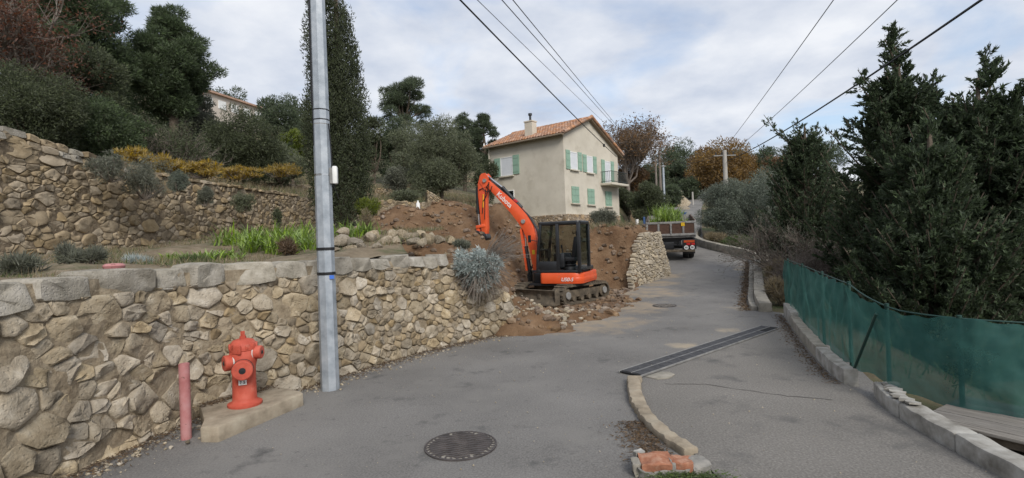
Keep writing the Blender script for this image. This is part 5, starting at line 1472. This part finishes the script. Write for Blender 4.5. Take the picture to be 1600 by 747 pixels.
tree('olive_tree', 'big rounded grey-green olive tree left of the house', 686, 192, 305, 122, 33, M['olive'], 'round', 62000, 117, (.12, .045), GM, 60)
tree('olive_tree', 'smaller olive tree behind the big rounded olive', 640, 200, 270, 80, 40, M['olive'], 'round', 20000, 118, (.15, .06), GM, 30)
tree('pine_tree', 'pine just left of the house roof behind the big olive', 722, 178, 262, 64, 52, M['pine_far'], 'pine', 18000, 119, (.24, .06), GM, 30)
tree('pine_tree', 'second pine touching the left edge of the house roof', 754, 174, 272, 60, 50, M['pine_far'], 'pine', 18000, 120, (.24, .06), GM, 30)
bush_px('shrub', 735, 250, 785, 325, 34.5, 'dark shrub against the left wall of the house', M['holm'], 14000, (.11, .05), 121)
bush_px('shrub', 600, 255, 645, 312, 33, 'grey-green shrub on the slope left of the big olive', M['greygreen'], 9000, (.10, .05), 122)
bush_px('shrub', 600, 292, 668, 322, 28, 'low dark shrub on the slope above the earth heap', M['olive'], 6000, (.09, .045), 123)
bush_px('shrub', 553, 305, 597, 352, 19.0, 'bright lime-green shrub at the foot of the cypress', M['lime'], 13000, (.06, .03), 124, k=24)
bush_px('shrub', 918, 322, 968, 362, 27.5, 'grey-green bush in front of the lower house windows', M['greygreen'], 12000, (.08, .03), 125, k=22)
# yellow shrubs on the terrace edge
for q, (x0, y0, x1, y1, Y, lb) in enumerate([(185, 234, 245, 262, 14.0, 'yellow-leaved shrub on the terrace wall, leftmost of the yellow row'), (235, 246, 290, 272, 15.2, 'yellow-leaved shrub second from left on the terrace wall'),
        (285, 252, 350, 278, 17.0, 'yellow-leaved shrub right of the drooping grey shrubs'), (345, 262, 400, 280, 20.5, 'low yellowing shrub at the right end of the yellow row'), (405, 258, 475, 276, 26, 'yellow tufts just left of the cypress')]):
    bush_px('yellow_shrub', x0, y0, x1, y1, Y, lb, M['yellowfl'], 2600, (.11, .035), 130 + q, group='yellow shrubs above the terrace wall', k=40, flat=.9, up=1.0, fmax=1.05, rs=.6)
for q, (x0, y0, x1, y1, Y, lb, m_) in enumerate([(140, 236, 205, 284, 11.7, 'grey-green shrub drooping over the terrace wall, left of the pair', 'greygreen'), (185, 243, 268, 312, 12.6, 'larger grey shrub drooping over the terrace wall, right of the pair', 'greygreen'),
        (262, 268, 294, 298, 13.9, 'small grey-green tuft on the terrace wall beside the drooping shrubs', 'olive_pale'), (308, 288, 332, 322, 14.9, 'purple-grey dry plant hanging on the terrace wall', 'greygreen'), (362, 296, 398, 330, 16.8, 'round dark grey-green tuft growing out of the terrace wall', 'olive')]):
    bush_px('wall_shrub', x0, y0, x1, y1, Y, lb, M[m_], 7000, (.055, .014), 140 + q, group='shrubs growing on the terrace wall', k=40, up=-.2, fmax=1.0, rs=.7)
bush_px('sapling', 425, 318, 442, 360, 16.5, 'slim dark green sapling in front of the old terrace wall', M['holm'], 1500, (.05, .025), 148, k=14)

# house surroundings, middle distance on the road
GH = 'trees along the far road'
twigs('bare_tree', 978, 192, 80, 47, 'bare grey tree behind the right edge of the house', M['twig'], 150, 12, 5, GH, M['brownleaf'], 6500, leaf=(.2, .1), r0=.13, spread=.8)
tree('autumn_tree', 'brown-leaved tree below the bare tree beside the house', 985, 235, 305, 52, 50, M['brownleaf'], 'round', 9000, 151, (.2, .1), GH, 22)
tree('oak_tree', 'round dark green tree between the house and the truck', 1012, 280, 345, 60, 38, M['holm'], 'round', 20000, 152, (.13, .06), GH, 30)
tree('oak_tree', 'dark bushes at the right corner of the house', 980, 295, 345, 44, 41, M['holm'], 'round', 11000, 153, (.14, .07), GH, 20)
tree('autumn_tree', 'large golden-brown tree behind the concrete pole', 1135, 236, 325, 108, 72, M['gold'], 'round', 26000, 154, (.28, .14), GH, 44)
tree('autumn_tree', 'brown tree right of the small distant cypress', 1222, 244, 310, 66, 78, M['brownleaf'], 'round', 13000, 155, (.28, .14), GH, 30)
tree('cypress_tree', 'small distant dark cypress between the golden and the brown trees', 1185, 240, 300, 17, 70, M['cypress'], 'column', 5000, 156, (.22, .1), GH, 60)
tree('autumn_tree', 'brown tree left of the golden tree on the far slope', 1168, 240, 300, 60, 84, M['brownleaf'], 'round', 9000, 157, (.3, .15), GH, 26)
tree('autumn_tree', 'muted orange tree at the left edge of the golden tree', 1102, 250, 320, 60, 80, M['brownleaf'], 'round', 10000, 158, (.3, .15), GH, 26)
rgf = np.random.default_rng(160)
spots = [(1040, 242, 100, 64), (1068, 238, 110, 70), (1096, 240, 105, 60), (1055, 262, 84, 56), (1125, 244, 118, 70), (1200, 246, 122, 60), (1250, 250, 118, 70), (1290, 262, 110, 70), (1020, 262, 76, 46), (1078, 280, 72, 40), (1160, 246, 125, 60), (1048, 292, 60, 36)]
words = ['leftmost', 'second', 'third', 'fourth', 'fifth', 'sixth', 'seventh', 'eighth', 'ninth', 'tenth', 'eleventh', 'twelfth']
order = sorted(range(len(spots)), key=lambda q: spots[q][0])
for q, (x, yt, Y, w) in enumerate(spots):
    rank = order.index(q)
    tree('distant_tree', 'dark distant tree on the ridge, %s in the row from the left' % (words[rank] if rank < 11 else 'last'), x, yt, yt + w * .9, w, Y, M['pine_far'], 'round', 7000, 161 + q, (.34, .17), 'dark trees on the far ridge', 22)
# olives over the parapet
GO = 'olive trees behind the parapet'
tree('olive_tree', 'silvery olive tree on the left, nearest the bend of the road', 1138, 298, 392, 90, 33, M['olive_pale'], 'round', 36000, 180, (.11, .04), GO, 44)
tree('olive_tree', 'tall silvery olive tree in front of the concrete pole', 1185, 270, 395, 136, 34, M['olive_pale'], 'round', 52000, 181, (.12, .045), GO, 56)
tree('olive_tree', 'silvery olive tree on the right touching the dark conifers', 1236, 280, 400, 104, 30, M['olive_pale'], 'round', 38000, 182, (.10, .04), GO, 44)
twigs('bare_shrub', 1228, 332, 130, 19, 'grey leafless shrub below the olives behind the parapet', M['twig'], 183, 40, 4, None, M['greygreen'], 6000, 'shrub', (.06, .03), trunk_h=.02, r0=.05)
twigs('bare_shrub', 1275, 360, 150, 15.5, 'brown bare branching shrub above the far end of the green fence', M['twig'], 184, 44, 4, None, None, 0, 'shrub', trunk_h=.04, spread=1.2, r0=.045)
for q, (x, y, Y, w, m_, lb) in enumerate([(1116, 372, 31.5, 40, 'drygrass', 'dry grass tuft behind the left part of the parapet'), (1152, 378, 29.5, 60, 'weed', 'green weeds behind the parapet under the olives'), (1192, 388, 27.2, 40, 'weed', 'green weeds beside the small concrete wall end'),
        (1215, 425, 17.5, 40, 'drygrass', 'dry brown weeds between the parapet and the fence'), (1218, 455, 14.2, 36, 'drygrass', 'dry weeds at the far end of the green fence')]):
    p_ = at(x, y, Y); g_ = G(p_.x, p_.y)
    bush('weed_clump', (p_.x, p_.y, max(g_ + .2, p_.z)), (px_size(w, Y) / 2, .5, .38), lb, M[m_], 3500, (.16, .02), 190 + q, group='weeds along the parapet', cat='weeds', up=1.2, k=14)

# big dark conifers behind the fence: arching limbs feathered with sprays
def conifer(label, px, Y, ytop, wpx, seed, nl, tops, base_z):
    rg = np.random.default_rng(seed); top = at(px, ytop, Y); loc = Vector((top.x, top.y, base_z)); Hh = top.z - base_z; Rw = px_size(wpx, Y) / 2
    mb = MB(); PP, DD, wt_ = [], [], []
    mb.tube([(0, 0, -.3), (0, 0, Hh * .5), (0, 0, Hh * .9)], [.20, .13, .03], 8)
    axes = []
    for (dx_, zf, wf) in tops:              # several leading shoots
        axes.append((Vector((dx_ * Rw, rg.uniform(-.3, .3) * Rw, zf * Hh)), wf))
    for q in range(230):
        f = rg.random() ** 1.15; a = rg.uniform(0, 2 * math.pi)
        zz = Hh * (.04 + .80 * f); rr = Rw * np.interp(f, [0, .15, .45, .8, 1], [.72, .98, 1.05, .66, .25]) * rg.uniform(.5, 1.05)
        tip = Vector((rr * math.cos(a), rr * math.sin(a), zz + rr * rg.uniform(-.22, .32)))
        axes.append((tip, rg.uniform(.5, 1.0)))
    for tip, wf in axes:
        st_ = Vector((tip.x * .12, tip.y * .12, max(.3, tip.z - (tip.xy.length * .7 + .5))))
        pts = limb_mesh(mb, st_, tip, .04, .008, rg, 5, .05, 6)
        n_side = 16
        for j in range(n_side):
            f = .22 + .70 * (j + rg.random()) / n_side; i_ = min(5, int(f * 6)); p_ = pts[i_].lerp(pts[i_ + 1], f * 6 - i_)
            ax = (pts[i_ + 1] - pts[i_]).normalized()
            rv = Vector(rg.normal(size=3)); rv.z *= .45; sd = (ax * .9 + rv * .9 + Vector((0, 0, .18))).normalized()
            ln = Rw * .27 * wf * (1.15 - f * .75) * rg.uniform(.6, 1.3) + .10
            PP.append(tuple(p_)); DD.append(tuple(sd)); wt_.append(ln)
    PP, DD, wt_ = np.array(PP), np.array(DD), np.array(wt_)
    k = rg.choice(len(PP), nl, p=wt_ / wt_.sum()); u_ = rg.random(nl) ** .8
    P = PP[k] + DD[k] * (wt_[k] * u_)[:, None] + rg.normal(size=(nl, 3)) * (.045 * (1.1 - u_))[:, None]
    D = DD[k] * .9 + rg.normal(size=(nl, 3)) * .42 + np.array([0, 0, .15])
    return plant('conifer_tree', loc, label, 'tree', 'dark conifers behind the green fence', leaves(rg, P, D, .080, .046), M['juniper'], mb)
conifer('left small dark conifer with pointed tip beside the olives', 1256, 19, 172, 145, 201, 90000, [(-.72, 1.0, .6), (-.2, .93, .6), (.3, .90, .7), (-1.0, .80, .6), (.8, .86, .7), (-.5, .88, .6), (.05, .84, .8), (-.9, .66, .8), (.55, .8, .8)], .6)
conifer('tallest dark conifer with cluster of pointed tops behind the green fence', 1402, 13.2, 45, 270, 202, 230000, [(-.22, .96, .5), (-.10, 1.0, .45), (.04, .96, .5), (.16, .9, .5), (-.6, .84, .6), (.40, .85, .6), (-.45, .88, .5), (.6, .8, .7), (-.3, .86, .6), (0, .86, .7), (.8, .74, .7), (1.0, .66, .8), (-.85, .70, .7), (-1.0, .62, .7), (.7, .68, .8)], -1.2)
conifer('rightmost dark conifer with horn-like tip, cut by the right edge', 1525, 11.5, 72, 310, 203, 220000, [(.25, 1.0, .6), (.12, .92, .7), (.2, .86, .8), (.55, .84, .8), (-.25, .84, .7), (.85, .86, .8), (-.5, .82, .7), (-.75, .76, .7), (-.1, .8, .8), (-.95, .68, .8), (1.0, .78, .8)], -1.2)
conifer('low dark conifer in front between the two larger ones', 1450, 10.6, 150, 240, 204, 140000, [(0, .9, .8), (-.4, .8, .8), (.4, .85, .8)], -1.2)
conifer('dark conifer in the corner above the right end of the fence', 1640, 10.5, 110, 220, 205, 60000, [(0, 1.0, .8), (-.5, .8, .8), (.4, .85, .8)], -1.2)

# strap-leaved plants on the near terrace
def strap_clump(loc, r, n, h, seed, label, group):
    rg = np.random.default_rng(seed); V, F = [], []
    for q in range(n):
        a = rg.uniform(0, 2 * math.pi); b = Vector((rg.normal() * r * .35, rg.normal() * r * .35, 0)); L_ = h * rg.uniform(.6, 1.35); out = rg.uniform(.35, 1.2)
        w = rg.uniform(.012, .02); sd = Vector((-math.sin(a), math.cos(a), 0)) * w; o_ = len(V)
        for k in range(5):
            f = k / 4; c = b + Vector((math.cos(a), math.sin(a), 0)) * (L_ * out * f ** 1.4 * .9) + Vector((0, 0, L_ * (f * 1.15 - out * .72 * f * f)))
            ww = (1 - f ** 2.2) + .05
            V += [tuple(c - sd * ww), tuple(c + sd * ww)]
        for k in range(4): F.append((o_ + 2 * k, o_ + 2 * k + 1, o_ + 2 * k + 3, o_ + 2 * k + 2))
    t = empty('strap_leaf_plant', loc, 0, label, 'plant', group)
    link('leaves', npmesh('leaves', V, F), M['strap'], t)
k = 0
rgs = np.random.default_rng(210)
for row, (xa, xb, ya, yb, Y, n_) in enumerate([(372, 488, 372, 372, 12.6, 8), (348, 486, 380, 380, 11.4, 8), (385, 486, 390, 392, 10.0, 6), (520, 590, 370, 372, 12.6, 5), (262, 330, 398, 392, 9.2, 6), (330, 380, 398, 396, 9.4, 4)]):
    for q in range(n_):
        f = (q + .5) / n_; x = xa + (xb - xa) * f + rgs.uniform(-6, 6); Yq = Y + rgs.uniform(-.3, .3)
        p_ = at(x, 385, Yq); zz = ZT(p_.x, p_.y)
        lo = row >= 4
        lbl = ['green strap-leaved clump in the back row before the old wall', 'green strap-leaved clump in the middle row before the old wall', 'green strap-leaved clump in the front row left of the pole', 'green strap-leaved clump right of the pole behind the rocks', 'low green clump on the left part of the terrace', 'low green clump beside the taller strap-leaved plants'][row] + ', ' + ['leftmost', 'second from left', 'third from left', 'fourth from left', 'fifth from left', 'sixth from left', 'seventh from left', 'rightmost'][q if q < n_ - 1 else 7]
        strap_clump((p_.x, p_.y, zz - .03), .30 if not lo else .22, 46, (.50 if not lo else .26) * rgs.uniform(.8, 1.1), 211 + k, lbl, 'strap-leaved plants on the near terrace')
        k += 1
# silver shrub hanging over the wall end
sc_ = at(752, 418, 10.35)
sil = bush('silver_shrub', sc_, (.52, .45, .50), 'silver-leaved shrub with grey twigs hanging over the broken wall end', M['silverleaf'], 15000, (.06, .026), 230, k=40, fmax=.9, rs=.75, stems=M['twig'])
rgt = np.random.default_rng(231); mb = MB()
for q in range(420):
    a = rgt.uniform(0, 2 * math.pi); el = rgt.uniform(-1.2, .6) if q < 330 else rgt.uniform(.3, 1.2); L_ = rgt.uniform(.35, .66)
    if q >= 330: a = rgt.uniform(-.7, .5); L_ = rgt.uniform(.6, .98)
    d_ = Vector((math.cos(a) * math.cos(el), math.sin(a) * math.cos(el), math.sin(el))); b = Vector((0, 0, .50)) + d_ * .12
    mid = b + d_ * L_ * .5 + Vector(rgt.normal(size=3)) * .04; e_ = b + d_ * L_ + Vector((0, 0, -.10)) + Vector(rgt.normal(size=3)) * .03
    mb.tube([b, mid, e_], [.006, .0045, .003], 4, caps=False)
tag(mb.build('twigs', M['twig'], sil), kind='stuff')
o_ = at(722, 382, 10.6)
bush('dry_shrub', o_, (.24, .2, .13), 'small dry grey-pink plant left of the silver shrub on the wall', M['greygreen'], 1500, (.06, .014), 232, k=10, up=.6)
# weeds and stems on the near terrace, left
for q, (x, y, Y, w, h, m_, lb) in enumerate([(28, 402, 6.6, 80, 36, 'greygreen', 'grey-green feathery weeds at the left edge above the cap blocks'), (105, 395, 7.6, 40, 40, 'greygreen', 'thin feathery weeds above the near wall, left of the red cap'), (140, 400, 7.4, 46, 26, 'greygreen', 'low grey weeds beside the red cap above the near wall'), (215, 405, 8.0, 40, 14, 'silverleaf', 'low silver ground plant on the near terrace'), (300, 404, 8.4, 60, 14, 'weed', 'low green weeds behind the cap blocks'), (450, 392, 9.3, 34, 30, 'litter', 'dry brown leaf tuft among the green strap plants'), (575, 360, 14, 34, 40, 'drygrass', 'tall dry grass tuft right of the pole')]):
    p_ = at(x, y, Y); zz = ZT(p_.x, p_.y)
    bush('weed_clump', (p_.x, p_.y, zz + px_size(h, Y) / 2 - .03), (px_size(w, Y) / 2, px_size(w, Y) / 2, px_size(h, Y) / 2), lb, M[m_], 1800, (.09, .012), 240 + q, group='weeds on the near terrace', cat='weeds', up=1.0, k=12)
o_ = at(178, 413, 5.9)
tag(MB().lathe([(.0, 0), (.10, .0), (.11, .03), (.08, .055), (.0, .06)], 18).build('red_cap', M['pink'], None, True, loc=(o_.x, o_.y, 1.84)), 'faded red plastic cap lying on top of the near wall', 'cap')

# plants loaded on the truck
tl = truck.matrix_basis if False else Matrix.Translation(truck.location) @ Matrix.Rotation(truck.rotation_euler.z, 4, 'Z') @ TP
rg = np.random.default_rng(250)
mb = MB()
X, Y = np.meshgrid(np.linspace(-1.1, 1.1, 20), np.linspace(.1, 4.0, 26)); Zh = 1.62 + .42 * np.exp(-((X + .2) ** 2) / .8 - ((Y - 1.8) ** 2) / 2.5) + .12 * fbm(X * 3, Y * 3, 251)
i = np.arange(X.size).reshape(X.shape)
Fq = np.stack([i[:-1, :-1].ravel(), i[:-1, 1:].ravel(), i[1:, 1:].ravel(), i[1:, :-1].ravel()], 1)
Vq = np.array([tuple(tl @ Vector(v)) for v in np.stack([X.ravel(), Y.ravel(), Zh.ravel()], 1)])
tag(link('soil_load', npmesh('soil_load', Vq, Fq, True), M['dirt']), 'heap of brown earth in the bed of the tipper truck', 'soil')
kk_ = 0
for (x, y, z, s_, lb) in [(-.72, .5, 2.05, .40, 'leftmost at the tailgate'), (-.35, .8, 2.25, .50, 'second from left at the tailgate'), (0, .6, 2.15, .48, 'in the middle of the tailgate'), (.28, 1.0, 2.2, .45, 'right of the middle'), (-.55, 1.5, 2.35, .5, 'in the left of the second row'), (-.1, 1.8, 2.4, .5, 'on top of the heap'), (.3, 2.2, 2.3, .45, 'at the back right'), (.5, .5, 2.0, .32, 'rightmost at the tailgate')]:
    p_ = tl @ Vector((x, y, z - .25)); strap_clump(p_, s_, 90, s_ * 1.5, 252 + kk_, 'green uprooted strap-leaved clump on the tipper truck, ' + lb, 'uprooted plants on the truck'); kk_ += 1
# ------------------------------------------------------------------ loose stones, clods, litter
def rock_mesh(name, seed, r=(1, 1, .7)):
    rg = np.random.default_rng(seed)
    bm = bmesh.new(); bmesh.ops.create_icosphere(bm, subdivisions=2, radius=1.0)
    cuts = [(unit(rg.normal(size=3)), rg.uniform(.45, .8)) for _ in range(10)]
    for v in bm.verts:
        p = np.array(v.co)
        for n_, d_ in cuts:
            e = p @ n_ - d_
            if e > 0: p = p - n_ * e
        p = p * (1 + rg.normal(0, .025)); v.co = Vector(p * np.array(r))
    me = bpy.data.meshes.new(name); bm.to_mesh(me); bm.free()
    me.polygons.foreach_set('use_smooth', np.ones(len(me.polygons), bool)); me.set_sharp_from_angle(angle=R(38))
    return me
NTH = 'first second third fourth fifth sixth seventh eighth ninth tenth eleventh twelfth thirteenth fourteenth fifteenth sixteenth seventeenth eighteenth nineteenth twentieth farthest'.split()
ROCKS = [rock_mesh('rock', 300 + q, (1, .8, .68)) for q in range(8)]
for me in ROCKS: me.materials.append(M['stone'])
rg = np.random.default_rng(310)
rk = [(530, 378, 10.6, .26), (537, 362, 11.6, .20), (556, 386, 10.6, .20), (578, 384, 11.0, .24), (583, 368, 12.0, .22), (612, 375, 12, .26), (600, 390, 10.8, .20), (640, 388, 11.4, .20), (622, 392, 10.8, .16),
      (655, 384, 11.8, .2), (668, 393, 11.0, .24), (688, 394, 11.0, .2), (645, 396, 10.7, .16), (565, 396, 10.2, .17), (545, 397, 10.0, .15), (590, 398, 10.2, .15), (676, 382, 12, .16), (704, 384, 11.4, .15), (520, 392, 9.7, .17), (628, 380, 12.2, .2), (660, 398, 10.5, .14)]
for q, (x, y, Y, s_) in enumerate(rk):
    p_ = at(x, y, Y)
    o = link('loose_rock', ROCKS[q % 8], None, None, (p_.x, p_.y, max(p_.z, ZT(p_.x, p_.y) + s_ * .25)), (rg.uniform(-.4, .4), rg.uniform(-.4, .4), rg.uniform(0, 6)))
    o.scale = (s_ * rg.uniform(.9, 1.3), s_, s_ * rg.uniform(.8, 1.1))
    rank = sorted(range(len(rk)), key=lambda z_: rk[z_][0]).index(q)
    sz = 'big' if s_ > .215 else 'medium' if s_ > .165 else 'small'
    tag(o, '%s loose tan rock behind the cap blocks, %s from the pole' % (sz, NTH[rank]), 'rock', 'loose rocks heaped behind the near wall')
for q in range(16):                                           # tumbled stones at the broken wall end
    x, y = rg.uniform(-.2, 1.3), rg.uniform(11.6, 13.6); s_ = rg.uniform(.06, .15)
    if x > xl(y) + .9: continue
    o = link('loose_rock', ROCKS[q % 8], None, None, (x, y, max(0, DZ(x, y)) + s_ * .2), (rg.uniform(-.5, .5), rg.uniform(-.5, .5), rg.uniform(0, 6))); o.scale = (s_, s_, s_)
    tag(o, 'pale tumbled stone in the earth below the broken wall end', 'rock', 'tumbled stones below the wall end')
p_ = gp(768, 516); o = link('loose_rock', ROCKS[2], None, None, (p_.x, p_.y, .16), (.2, 0, 1)); o.scale = (.26, .2, .24); tag(o, 'big squarish stone at the road edge below the silver shrub', 'rock')
p_ = gp(297, 692); o = link('pebble', ROCKS[3], None, None, (p_.x, p_.y - .04, .025), (0, 0, 1)); o.scale = (.045, .04, .035); tag(o, 'small white pebble at the foot of the bleached red post', 'pebble')
# clods and small stones over the dug earth: nobody could count them
def scatter_clods(name, n, pos_fn, smin, smax, m, seed, power=2.5):
    rg = np.random.default_rng(seed); base = []
    for _ in range(4):
        bm = bmesh.new(); bmesh.ops.create_icosphere(bm, subdivisions=1, radius=1.0); bm.verts.ensure_lookup_table()
        base.append((np.array([v.co[:] for v in bm.verts]) * (1 + rg.normal(0, .18, (len(bm.verts), 1))) * np.array([1, .8, .62]), np.array([[v.index for v in q.verts] for q in bm.faces]))); bm.free()
    P = pos_fn(rg, n); VV, FF, o_ = [], [], 0
    for b in range(4):
        p_ = P[b::4]; k = len(p_); V, F = base[b]
        s_ = smin + (smax - smin) * rg.random(k) ** power; a = rg.uniform(0, 6.3, k); ca, sa = np.cos(a), np.sin(a)
        x = (V[None, :, 0] * ca[:, None] - V[None, :, 1] * sa[:, None]) * s_[:, None] + p_[:, :1]
        y = (V[None, :, 0] * sa[:, None] + V[None, :, 1] * ca[:, None]) * s_[:, None] + p_[:, 1:2]
        z = (V[None, :, 2] + .2) * s_[:, None] + p_[:, 2:3]
        VV.append(np.stack([x, y, z], -1).reshape(-1, 3)); FF.append((F[None] + (np.arange(k) * len(V))[:, None, None]).reshape(-1, 3) + o_); o_ += k * len(V)
    return tag(link(name, npmesh(name, np.vstack(VV), np.vstack(FF), False), m), kind='stuff')
def on_dirt(rg, n):
    x, y = rg.uniform(-6, 6.5, n), rg.uniform(11, 23, n); z = dirt(x, y)
    k = ~((z < 0) | ((x > xl(y) + .2) & (z < road_z(y) - .01))); return np.stack([x, y, z], 1)[k]
c_ = scatter_clods('earth_clods', 7000, on_dirt, .015, .14, M['clod'], 320, 4.0); tag(c_, 'brown clods and small stones strewn over the dug earth', 'clods')
def on_cut(rg, n):
    x, y = rg.uniform(-.6, 2.6, n), rg.uniform(11.4, 14.2, n)
    return np.stack([x, y, np.maximum(0, dirt(x, y))], 1)[x < xl(y) + 1.1]
c_ = scatter_clods('rubble', 520, on_cut, .015, .10, M['stone_pale_isl'], 321, 2.5); tag(c_, 'pale rubble in the earth at the broken wall end', 'rubble')
def along(path, u0, u1, off, spread, z, side=1):
    def fn(rg, n):
        u = rg.uniform(u0, u1, n); p_ = path.pos(u)[:, :2] + side * path.nrm(u) * (off + np.abs(rg.normal(size=n)) * spread)[:, None]
        return np.column_stack([p_, z(p_[:, 1]) if callable(z) else np.full(n, z)])
    return fn
at_wall_foot = along(W1, U0, U_stop, .02, .22, .002)
c_ = scatter_clods('foot_gravel', 1700, at_wall_foot, .004, .03, M['stone_pale_isl'], 322, 3); tag(c_, 'gravel along the foot of the near wall', 'gravel')
def on_road(rg, n):
    y = rg.uniform(3.5, 16, n); x = xl(y) + (xr(y) - xl(y)) * rg.random(n); return np.stack([x, y, np.where(x < 1.5, .012, .024)], 1)
c_ = scatter_clods('road_grit', 1500, on_road, .003, .012, M['stone_pale_isl'], 323, 4); tag(c_, 'scattered grit and small stones on the asphalt', 'gravel')
def litter(name, n, fn, label, seed, m=None, leaf=(.04, .014)):
    rg = np.random.default_rng(seed); P = fn(rg, n); D = rg.normal(size=(len(P), 3)) * np.array([1, 1, .25])
    V, F = leaves(rg, P + np.array([0, 0, .006]), D, *leaf); V[:, 2] = np.maximum(V[:, 2], P[:, 2].repeat(3) + .002)
    tag(link(name, npmesh(name, V, F), m or M['litter']), label, 'leaf litter', None, 'stuff')
litter('leaf_litter', 5200, along(W1, U0, U_stop, .02, .16, .012), 'brown dead leaves and twigs along the foot of the near wall', 330)
def slab_fn(rg, n):
    q = rg.random(n); return np.stack([-3.75 + q * .5 + rg.normal(size=n) * .05, 6.1 + q * .75 + rg.normal(size=n) * .06, np.full(n, .165)], 1)
litter('slab_litter', 500, slab_fn, 'dead leaves on the back of the hydrant slab', 331)
litter('kerb_litter', 1500, lambda rg, n: np.stack([1.32 - np.abs(rg.normal(size=n)) * .13 + rg.normal(size=n) * .05, rg.uniform(4.2, 5.5, n), np.full(n, .014)], 1), 'dry leaves beside the broken masonry block', 332)
litter('gutter_litter', 2600, along(pw, .1, 13, -.34, -.12, lambda y: road_z(y) + .012), 'dead leaves in the gutter along the parapet', 333, None, (.06, .03))
litter('fence_litter', 1400, along(fk, 0, fk.L, .12, .10, .028), 'dead leaves along the fence kerb', 334)
litter('moss', 900, lambda rg, n: np.stack([1.33 + rg.normal(size=n) * .16, 4.13 + rg.normal(size=n) * .03, .03 + rg.random(n) * .04], 1), 'green moss at the front of the broken masonry block', 335, M['weed'], (.03, .012))
# thin dry grass over the slopes and terraces
def grass(name, n, fn, m, label, seed, h):
    rg = np.random.default_rng(seed); P = fn(rg, n); D = rg.normal(size=(len(P), 3)) * .5 + np.array([0, 0, 1.0])
    V, F = leaves(rg, P, D, h, h * .10); tag(link(name, npmesh(name, V, F), m), label, 'grass', None, 'stuff')
def slope_pt(rg, n):
    x, y = rg.uniform(-24, 3, n), rg.uniform(8, 46, n); k = (behind_WA(x, y) > .3) & (vnoise(x * .4, y * .4, 77) > .3)
    return np.stack([x, y, ground(x, y)], 1)[k]
grass('slope_grass', 60000, slope_pt, M['drygrass'], 'dry grass on the terraced slope', 340, .30)
grass('slope_weeds', 36000, slope_pt, M['weed'], 'green weeds on the terraced slope', 341, .24)
def terr_pt(rg, n):
    q = rg.random(n); p0 = W1.pos(W1.L * (.25 + .62 * q))[:, :2]; p1 = WAp.pos(WAp.L * (.25 + .7 * q))[:, :2]; p_ = p0 + (p1 - p0) * (.06 + .9 * rg.random(n))[:, None]
    k = vnoise(p_[:, 0] * .9, p_[:, 1] * .9, 78) > .45
    return np.column_stack([p_, z_terrace(p_[:, 1]) + .22 * fbm(p_[:, 0] * .7, p_[:, 1] * .7, 31) - .01])[k]
grass('terrace_weeds', 22000, terr_pt, M['weed'], 'short weeds on the near terrace', 342, .10)
grass('terrace_dry_grass', 26000, terr_pt, M['drygrass'], 'short dry grass on the near terrace', 343, .12)
def bank_pt(rg, n):
    x, y = rg.uniform(1, 7, n), rg.uniform(21, 31, n)
    return np.stack([x, y, np.maximum(ground(x, y), np.where(y < 26.5, dirt(x, y), -9))], 1)[xl(y) - x > .9]
grass('bank_grass', 9000, bank_pt, M['drygrass'], 'dry grass on the bank below the house', 344, .24)
grass('bank_weeds', 5000, bank_pt, M['weed'], 'green weeds on the bank below the house', 345, .20)
def right_pt(rg, n):
    y = rg.uniform(5, 60, n); x = xr(y) + rg.uniform(.5, 34, n); return np.stack([x, y, ground(x, y)], 1)
grass('field_grass', 40000, right_pt, M['weed'], 'green grass on the lower field to the right', 346, .22)
# pale rocks on the far slope, blue bin, white marker post
for q, (x, y, Y, s_) in enumerate([(1066, 318, 60, 1.5), (1072, 336, 56, 1.4), (1058, 305, 64, 1.2)]):
    p_ = at(x, y, Y); o = link('boulder', ROCKS[q], None, None, (p_.x, p_.y, p_.z), (0, .2 * q, q)); o.scale = (s_ * .8, s_, s_ * 1.1)
    tag(o, ['pale boulder on the far slope behind the truck, middle one', 'pale boulder on the far slope just above the truck', 'highest pale boulder on the far slope behind the truck'][q], 'rock', 'pale boulders behind the truck')
p_ = at(1064, 340, 44)
t = empty('wheelie_bin', (p_.x, p_.y, p_.z - .6), .3, 'blue bin standing beside the far road behind the truck', 'bin')
MB().prism([(-.28, 0), (.28, 0), (.34, .95), (-.34, .95)], -.3, .3).build('body', M['blue'], t, bevel=.03)
MB().box((0, 0, 1.0), (.74, .7, .08)).build('lid', M['blue'], t, bevel=.02)
p_ = at(994, 352, 24.2)
o = MB().tube([(0, 0, -1.0), (.06, 0, .28)], .07, 10).build('marker_post', M['white'], None, True, loc=(p_.x, p_.y, p_.z)); tag(o, 'leaning white marker post on the bank left of the truck', 'post')
p_ = at(653, 318, 26); g_ = p_.z
t = MB().lathe([(.10, -.6), (.10, .0), (.04, .07), (.04, .14), (.02, .15)], 12).build('plastic_can', M['white'], None, True, loc=(p_.x, p_.y, g_)); tag(t, 'small white plastic container on the slope behind the earth heap', 'container')
